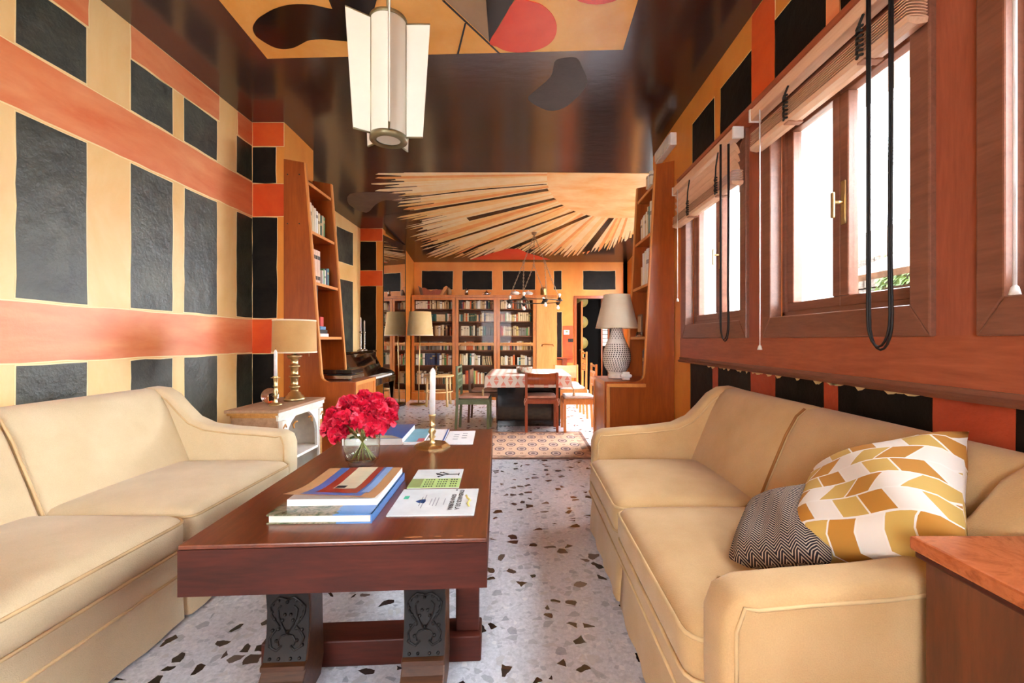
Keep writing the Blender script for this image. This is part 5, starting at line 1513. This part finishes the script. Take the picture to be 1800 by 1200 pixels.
# ================================================================ BOOKCASES ALONG THE BACK WALL
YF = 9.09; HB = 2.18
SHELVES = [1.895, 1.635, 1.335, 1.035, .72, .325, .15]
def bookcase(label, x0, x1, glazed):
    c = thing('bookcase', label, 'bookcase', (x0, YF, 0), 0, 'bookcases along the back wall'); W = x1 - x0
    m = MB(); m.box(0, .03, .02, .39, .15, HB - .05); m.build('side_panel', 'wood_case', c)
    m = MB(); m.box(W - .03, W, .02, .39, .15, HB - .05); m.build('side_panel', 'wood_case', c)
    m = MB(); m.box(.03, W - .03, .37, .39, .15, HB - .05); m.build('back_panel', 'wood_inside', c)
    m = MB(); m.bbox(0, W, -.012, .39, HB - .05, HB, .004); m.build('top_board', 'wood_case', c)
    m = MB(); m.box(0, W, .0, .39, 0, .15); m.build('plinth', 'wood_case', c)
    s_ = .065
    if glazed:
        for z in SHELVES[:-1]:
            m = MB(); m.box(.03, W - .03, .06, .37, z - .022, z); m.build('shelf', 'wood_inside', c)
        m = MB(); m.box(.03, W - .03, .03, .37, .13, .15); m.build('shelf', 'wood_inside', c)
        m = MB(); m.bbox(.006, s_, -.005, .02, .155, HB - .055, .003); m.bbox(W - s_, W - .006, -.005, .02, .155, HB - .055, .003)
        m.bbox(s_, W - s_, -.005, .02, .155, .20, .003); m.bbox(s_, W - s_, -.005, .02, HB - .105, HB - .055, .003)
        dr = m.build('door', 'wood_case', c)
        m = MB(); m.bbox(s_, W - s_, -.012, .02, 1.125, 1.19, .006); m.tube([(s_ + .03, -.014, 1.12), (s_ + .05, -.03, 1.165), (W - s_ - .05, -.03, 1.165), (W - s_ - .03, -.014, 1.12)], .009, 6); m.build('handle_rail', 'wood_case_light', dr)
        for a, b_ in ((.20, 1.125), (1.19, HB - .105)):
            m = MB(); m.box(s_, W - s_, .004, .008, a, b_); m.build('pane', 'glass_case', dr)
    else:
        m = MB(); m.bbox(.006, W - .006, -.006, .02, .155, HB - .055, .004); dr = m.build('door', 'wood_case_light', c)
        m = MB(); m.tube([(W * .28, -.008, 1.11), (W * .32, -.03, 1.16), (W * .8, -.03, 1.16), (W * .84, -.008, 1.11)], .011, 6); m.build('handle', 'wood_case', dr)
        m = MB(); m.lathe([(0, 0), (.012, 0), (.012, .004), (0, .004)], seg=10); o = m.build('keyhole', 'brass', dr, (W * .2, -.007, 1.14)); o.rotation_euler = (R(90), 0, 0)
    return c
XBK = [(-2.29, -1.375), (-1.375, -.5135), (-.5135, .30)]
nmb = ['left', 'middle', 'right']
for (a, b_), nm in zip(XBK, nmb): bookcase(nm + ' glazed bookcase along the back wall full of books', a, b_, True)
bookcase('narrow solid door cabinet at the right end of the bookcases', .30, .735, False)

rows = [(1.895, .225, 'top'), (1.635, .215, 'second'), (1.335, .235, 'third'), (1.035, .21, 'fourth'), (.72, .25, 'fifth'), (.325, .30, 'sixth')]
st_c = ['red', 'orange', 'red', 'yellow', 'orange', 'red', 'green', 'yellow', 'orange']   # bright striped volumes low in the middle case
rb = random.Random(21); ALL = []
for bi, (xa, xb) in enumerate(XBK):
    for ri, (z, hmax, rn_) in enumerate(rows):
        x = xa + .072; k = 0; base_h = hmax * rb.uniform(.72, .9)
        lean_from = rb.uniform(.55, .9) if rb.random() < .35 else 9
        setrun = 0
        while x < xb - .085 and k < 34:
            th = rb.uniform(.02, .044) * (1.15 if ri >= 4 else 1)
            if setrun > 0: th, h, ci = st; setrun -= 1
            else:
                h = min(hmax, base_h * rb.uniform(.82, 1.12)); ci = rb.choices(range(len(PAL)), PW)[0]
                if rb.random() < .07: setrun = rb.randint(3, 7); st = (th, h, ci)
                if ri >= 4 and rb.random() < .45: ci = rb.choice([0, 1, 13, 14])
            if bi == 1 and ri == 5 and 3 <= k < 12: th = .026; h = .275; ci = [n_ for n_, _ in PAL].index(st_c[k - 3]); setrun = 0
            fr = (x - xa) / (xb - xa)
            lean = 0
            if fr > lean_from: lean = R(-9) if rb.random() < .8 else 0
            if lean: x += .012
            if x + th > xb - .072: break
            ALL.append([x, z, th, h, ci, bi, rn_, k, lean]); x += th + (.003 if rb.random() < .95 else rb.uniform(.02, .06)); k += 1
vis = sorted(range(len(ALL)), key=lambda i: -(ALL[i][2] * ALL[i][3]) * (.35 if (ALL[i][6] == 'sixth' and ALL[i][5] > 0) else (.6 if ALL[i][6] == 'fourth' else 1)))
single = set(vis[:255])
rest = MB(); rmats = []
for i, (x, z, th, h, ci, bi, rn_, k, lean) in enumerate(ALL):
    if i in single:
        sz = 'slim ' if th < .026 else ('thick ' if th > .042 else '')
        book(x, YF + .07, z, th, .17, h, 0, PAL[ci][1], '%s%s book, %s from left on %s shelf of the %s glazed bookcase' % (sz, PAL[ci][0], ORD[k], rn_, nmb[bi]), 'books in the glazed bookcases', lean)
    else:
        rest.box(x, x + th, YF + .072, YF + .24, z, z + h, ci)
pm = []
for nm, c in PAL: plain('book_' + nm.replace(' ', '_'), c, .5); pm.append('book_' + nm.replace(' ', '_'))
o = tag(rest.build('shelved_books', pm), 'remaining small books filling the glazed bookcases', 'books'); o['kind'] = 'stuff'

# things on top of the bookcases
ZB = HB + .001
def pot(name, label, cat, loc, prof, mat, parts=()):
    t_ = thing(name, label, cat, loc); m = MB(); m.lathe(prof, seg=22); m.build('body', mat, t_)
    for nm, path, r_, mt in parts: m = MB(); m.tube(path, r_, 7); m.build(nm, mt, t_)
    return t_
cr = thing('wooden_cradle', 'carved wooden cradle with slanted ends on the left bookcase', 'cradle', (-2.15, YF + .1, ZB))
m = MB(); m.prism([(.03, 0), (.10, .0), (.05, .16), (-.0, .17), (-.02, .2)], 'y', 0, .26); m.build('end_board', 'wood_brown', cr)
m = MB(); m.prism([(.42, 0), (.48, 0), (.6, .17), (.57, .2), (.52, .17)], 'y', 0, .26); m.build('end_board', 'wood_chair_light', cr)
m = MB(); m.prism([(.08, 0), (.45, 0), (.50, .12), (.30, .11), (.24, .09), (.12, .16), (.06, .16)], 'y', 0, .02); m.build('side_board', 'wood_chair_red', cr)
m = MB(); m.prism([(.08, 0), (.45, 0), (.50, .12), (.30, .16), (.24, .09), (.12, .12), (.06, .12)], 'y', .24, .26); m.build('side_board', 'wood_chair_light', cr)
pot('lidded_jar', 'round brown lidded jar on the left bookcase', 'jar', (-1.53, YF + .16, ZB), [(0, 0), (.04, 0), (.058, .06), (.055, .1), (.04, .12), (.045, .125), (.03, .145), (.008, .15), (.01, .165), (0, .17)], 'brown_glaze')
pot('metal_jug', 'slim silver jug on the middle bookcase', 'jug', (-1.16, YF + .16, ZB), [(0, 0), (.035, 0), (.03, .1), (.028, .125), (.01, .14), (.006, .16), (0, .16)], 'silver', [('spout', [(.028, 0, .11), (.05, 0, .125)], .008, 'silver'), ('handle', [(-.028, 0, .11), (-.055, 0, .09), (-.05, 0, .04), (-.033, 0, .03)], .004, 'silver')])
pot('teapot', 'small silver teapot with pointed lid on the middle bookcase', 'teapot', (-.74, YF + .16, ZB), [(0, 0), (.035, 0), (.052, .03), (.045, .06), (.02, .085), (.01, .1), (.004, .13), (0, .14)], 'silver', [('spout', [(.045, 0, .02), (.08, 0, .04), (.09, 0, .075)], .007, 'silver'), ('handle', [(-.04, 0, .06), (-.085, 0, .06), (-.08, 0, .02), (-.05, 0, .02)], .005, 'silver')])
pot('tureen', 'blue and white lidded tureen on the right bookcase', 'tureen', (-.14, YF + .16, ZB), [(0, 0), (.06, 0), (.09, .03), (.1, .05), (.08, .075), (.03, .095), (.012, .1), (.012, .115), (0, .118)], 'ceramic', [('handle', [(.095, 0, .05), (.125, 0, .055), (.1, 0, .035)], .006, 'ceramic')])
pot('tureen', 'wide painted serving dish on the right bookcase', 'tureen', (.14, YF + .16, ZB), [(0, 0), (.07, 0), (.095, .03), (.1, .05), (.085, .07), (.03, .09), (.01, .095), (.01, .11), (0, .112)], 'ceramic', [('band', [(.1 * math.cos(a * .63), .1 * math.sin(a * .63), .045) for a in range(11)], .006, 'cover_blue')])
ln_ = thing('lantern', 'greenish metal lantern on the narrow cabinet', 'lantern', (.47, YF + .16, ZB))
m = MB(); m.lathe([(0, 0), (.075, 0), (.075, .015), (.07, .02), (.07, .14), (.08, .145), (.05, .17), (0, .175)], seg=8, smooth=False); m.build('body', 'brass_aged', ln_)
m = MB(); m.tube([(.05, 0, .17), (.03, 0, .2), (-.03, 0, .2), (-.05, 0, .17)], .005, 6); m.build('handle', 'brass_aged', ln_)

# ================================================================ CHANDELIER
ch = thing('chandelier', 'iron ring chandelier with bare bulbs hanging over the dining table', 'lamp', (.222, 7.757, 1.93))
rR = .47
m = MB(); m.tube([(rR * math.cos(2 * PI * k / 40), rR * math.sin(2 * PI * k / 40), 0) for k in range(40)], .008, 8, closed=True); m.build('ring', 'dark_metal', ch)
ztop = zc(7.757) - 1.93
m = MB(); m.lathe([(0, ztop), (.05, ztop), (.04, ztop - .03), (.012, ztop - .05), (0, ztop - .05)]); m.build('ceiling_rose', 'chain_metal', ch)
def chain(p0, p1, parent):
    p0 = Vector(p0); p1 = Vector(p1); L = (p1 - p0).length; n = max(2, int(L / .035)); m = MB()
    d = (p1 - p0).normalized(); a = d.cross(Vector((0, 1, 0))).normalized(); b_ = d.cross(a)
    for i in range(n):
        c_ = p0 + (p1 - p0) * ((i + .5) / n); s_ = a if i % 2 else b_
        m.tube([c_ + d * (.022 * math.cos(2 * PI * k / 8)) + s_ * (.009 * math.sin(2 * PI * k / 8)) for k in range(8)], .0035, 4, closed=True)
    return m.build('chain', 'chain_metal', parent)
zmid = ztop * .56
for k in range(3):
    a = R(90 + 120 * k); rm = .21
    mid = (rm * math.cos(a), rm * math.sin(a), zmid)
    chain((0, 0, ztop - .04), mid, ch)
    m = MB(); m.tube([(mid[0] + .02 * math.cos(t_), mid[1], mid[2] + .02 * math.sin(t_)) for t_ in [2 * PI * i / 10 for i in range(10)]], .004, 5, closed=True); m.build('chain_ring', 'chain_metal', ch)
    for dlt in (-35, 35):
        an = a + R(dlt); chain(mid, (rR * math.cos(an), rR * math.sin(an), .01), ch)
for k in range(8):
    a = R(22 + 45 * k); x, y = rR * math.cos(a), rR * math.sin(a)
    up = k % 2
    m = MB(); m.lathe([(0, 0), (.045, .0), (.05, -.015), (.03, -.03), (.022, -.055), (0, -.055)] if not up else [(0, -.01), (.05, -.01), (.055, .01), (.03, .02), (.022, .05), (0, .05)], x, y, 0, 14); sk = m.build('lamp_holder', 'dark_metal', ch)
    m = MB(); sgn = 1 if up else -1
    m.lathe([(0, 0), (.009, 0), (.012, .015), (.024, .035), (.026, .048), (.019, .064), (0, .07)] if up else [(0, 0), (.011, 0), (.015, -.02), (.028, -.042), (.03, -.056), (.022, -.074), (0, -.082)], x, y, .05 * sgn, 14); m.build('bulb', 'bulb', sk)

# ================================================================ PIANO, FLOOR LAMP, STOOL AND THE REST
pi_ = thing('upright_piano', 'glossy black upright piano against the dining room wall', 'piano', (-2.80, 5.95, 0))
m = MB(); m.bbox(0, .34, 0, 1.35, .02, 1.05, .006); m.build('case', 'piano_black', pi_)
m = MB(); m.bbox(-.01, .38, -.015, 1.365, 1.05, 1.08, .006); m.build('lid', 'piano_black', pi_)
m = MB(); m.prism([(.34, .74), (.44, .76), (.36, 1.04), (.34, 1.05)], 'y', .03, 1.32); m.build('front_panel', 'piano_black', pi_)
m = MB(); m.bbox(.34, .70, 0, 1.35, .58, .68, .006); m.build('key_bed', 'piano_black', pi_)
for a in (.0, 1.29):
    m = MB(); m.prism([(.34, .68), (.68, .68), (.70, .70), (.62, .76), (.46, .80), (.34, 1.05)], 'y', a, a + .06); m.build('cheek', 'piano_black', pi_)
    m = MB(); m.prism([(.62, .0), (.69, .0), (.67, .3), (.69, .58), (.6, .58), (.64, .3)], 'y', a, a + .06); m.build('leg', 'piano_black', pi_)
m = MB(); m.prism([(.455, .70), (.49, .70), (.45, .86), (.43, .86)], 'y', .06, 1.29); m.build('fall_board', 'piano_black', pi_)
for k in range(36):
    m = MB(); m.box(.5, .66, .07 + k * .0338, .07 + k * .0338 + .0325, .68, .70); m.build('white_key', 'white_plastic', pi_)
for k, (x, y) in enumerate(((-2.52, 7.02), (-2.50, 6.80))):
    candlestick('silver turned candlestick on the piano, ' + ('farther one' if k == 0 else 'nearer one'), (x, y, 1.081), .05, .30, 'silver', False, True)
    candle('white candle on the piano in the ' + ('farther' if k == 0 else 'nearer') + ' silver candlestick', (x, y, 1.381), .011, .22 if k else .18)

fl2 = thing('floor_lamp', 'brass floor lamp with gold fabric shade beside the bookcases', 'lamp', (-2.0, 8.50, 0))
m = MB(); m.lathe([(0, 0), (.17, 0), (.17, .012), (.15, .02), (.03, .03), (0, .04)], seg=30); m.build('base', 'brass_aged', fl2)
m = MB(); m.tube([(0, 0, .02), (.012, 0, .7), (.03, 0, 1.55)], .012); m.build('pole', 'brass', fl2)
m = MB(); m.lathe([(.25, 1.335), (.21, 1.79)], .03, 0, 0, 36, cap=False); m.lathe([(.246, 1.337), (.206, 1.788)], .03, 0, 0, 36, cap=False); m.build('lamp_shade', 'shade_gold', fl2)
m = MB(); m.lathe([(.253, 1.33), (.252, 1.345), (.246, 1.345), (.247, 1.33)], .03, 0, 0, 36, cap=False); m.build('shade_trim', 'trim_pale', fl2)
m = MB(); m.tube([(.03, 0, 1.55), (.03, 0, 1.65)], .02); m.build('lamp_holder', 'brass', fl2)

stl = thing('stool', 'round birch stool in front of the left bookcase', 'stool', (-1.58, 8.35, 0))
m = MB(); m.lathe([(.2, .55), (.28, .55), (.29, .562), (.28, .578), (0, .578)], seg=36); m.build('seat', 'wood_birch', stl)
for k in range(4):
    a = R(45 + 90 * k); x, y = math.cos(a), math.sin(a)
    m = MB(); m.tube([(.27 * x, .27 * y, 0), (.26 * x, .26 * y, .3), (.255 * x, .255 * y, .555)], .022, 8); m.build('leg', 'wood_birch', stl)
m = MB(); m.tube([(.262 * math.cos(2 * PI * k / 28), .262 * math.sin(2 * PI * k / 28), .27) for k in range(28)], .012, 7, closed=True); m.build('stretcher_ring', 'wood_birch', stl)
m = MB(); m.lathe([(0, .004), (.035, .004), (.065, .17), (.061, .17), (.031, .014), (0, .014)], seg=24, cap=False)
tag(m.build('glass_vase', 'clear_glass', None, (-1.62, 8.30, .579)), 'empty clear glass vase on the birch stool', 'vase')

th_ = thing('thermostat', 'white thermostat on the orange back wall', 'thermostat', (.97, YB, 1.36))
m = MB(); m.bbox(-.06, .06, -.03, -.004, 0, .1, .006); m.build('housing', 'white_plastic', th_)
m = MB(); m.box(-.02, .03, -.033, -.03, .05, .08); m.build('display', 'leaflet_olive', th_)
sw = thing('light_switch', 'black light switch plate below the thermostat', 'switch', (1.06, YB, 1.20))
m = MB(); m.bbox(-.055, .055, -.014, -.004, 0, .075, .004); m.build('plate', 'black_plastic', sw)
m = MB(); m.bbox(-.012, .012, -.02, -.014, .02, .055, .002); m.build('rocker', 'dark_metal', sw)
br = thing('wall_bracket', 'small reddish wooden bracket shelf on the back wall', 'shelf', (.92, YB, .55))
m = MB(); m.bbox(-.17, .17, -.2, -.004, .30, .325, .005); m.build('shelf_board', 'wood_chair_red', br)
m = MB(); m.prism([(-.004, 0), (-.03, .0), (-.07, .12), (-.16, .30), (-.004, .30)], 'x', -.05, .05); m.build('support', 'wood_chair_red', br)
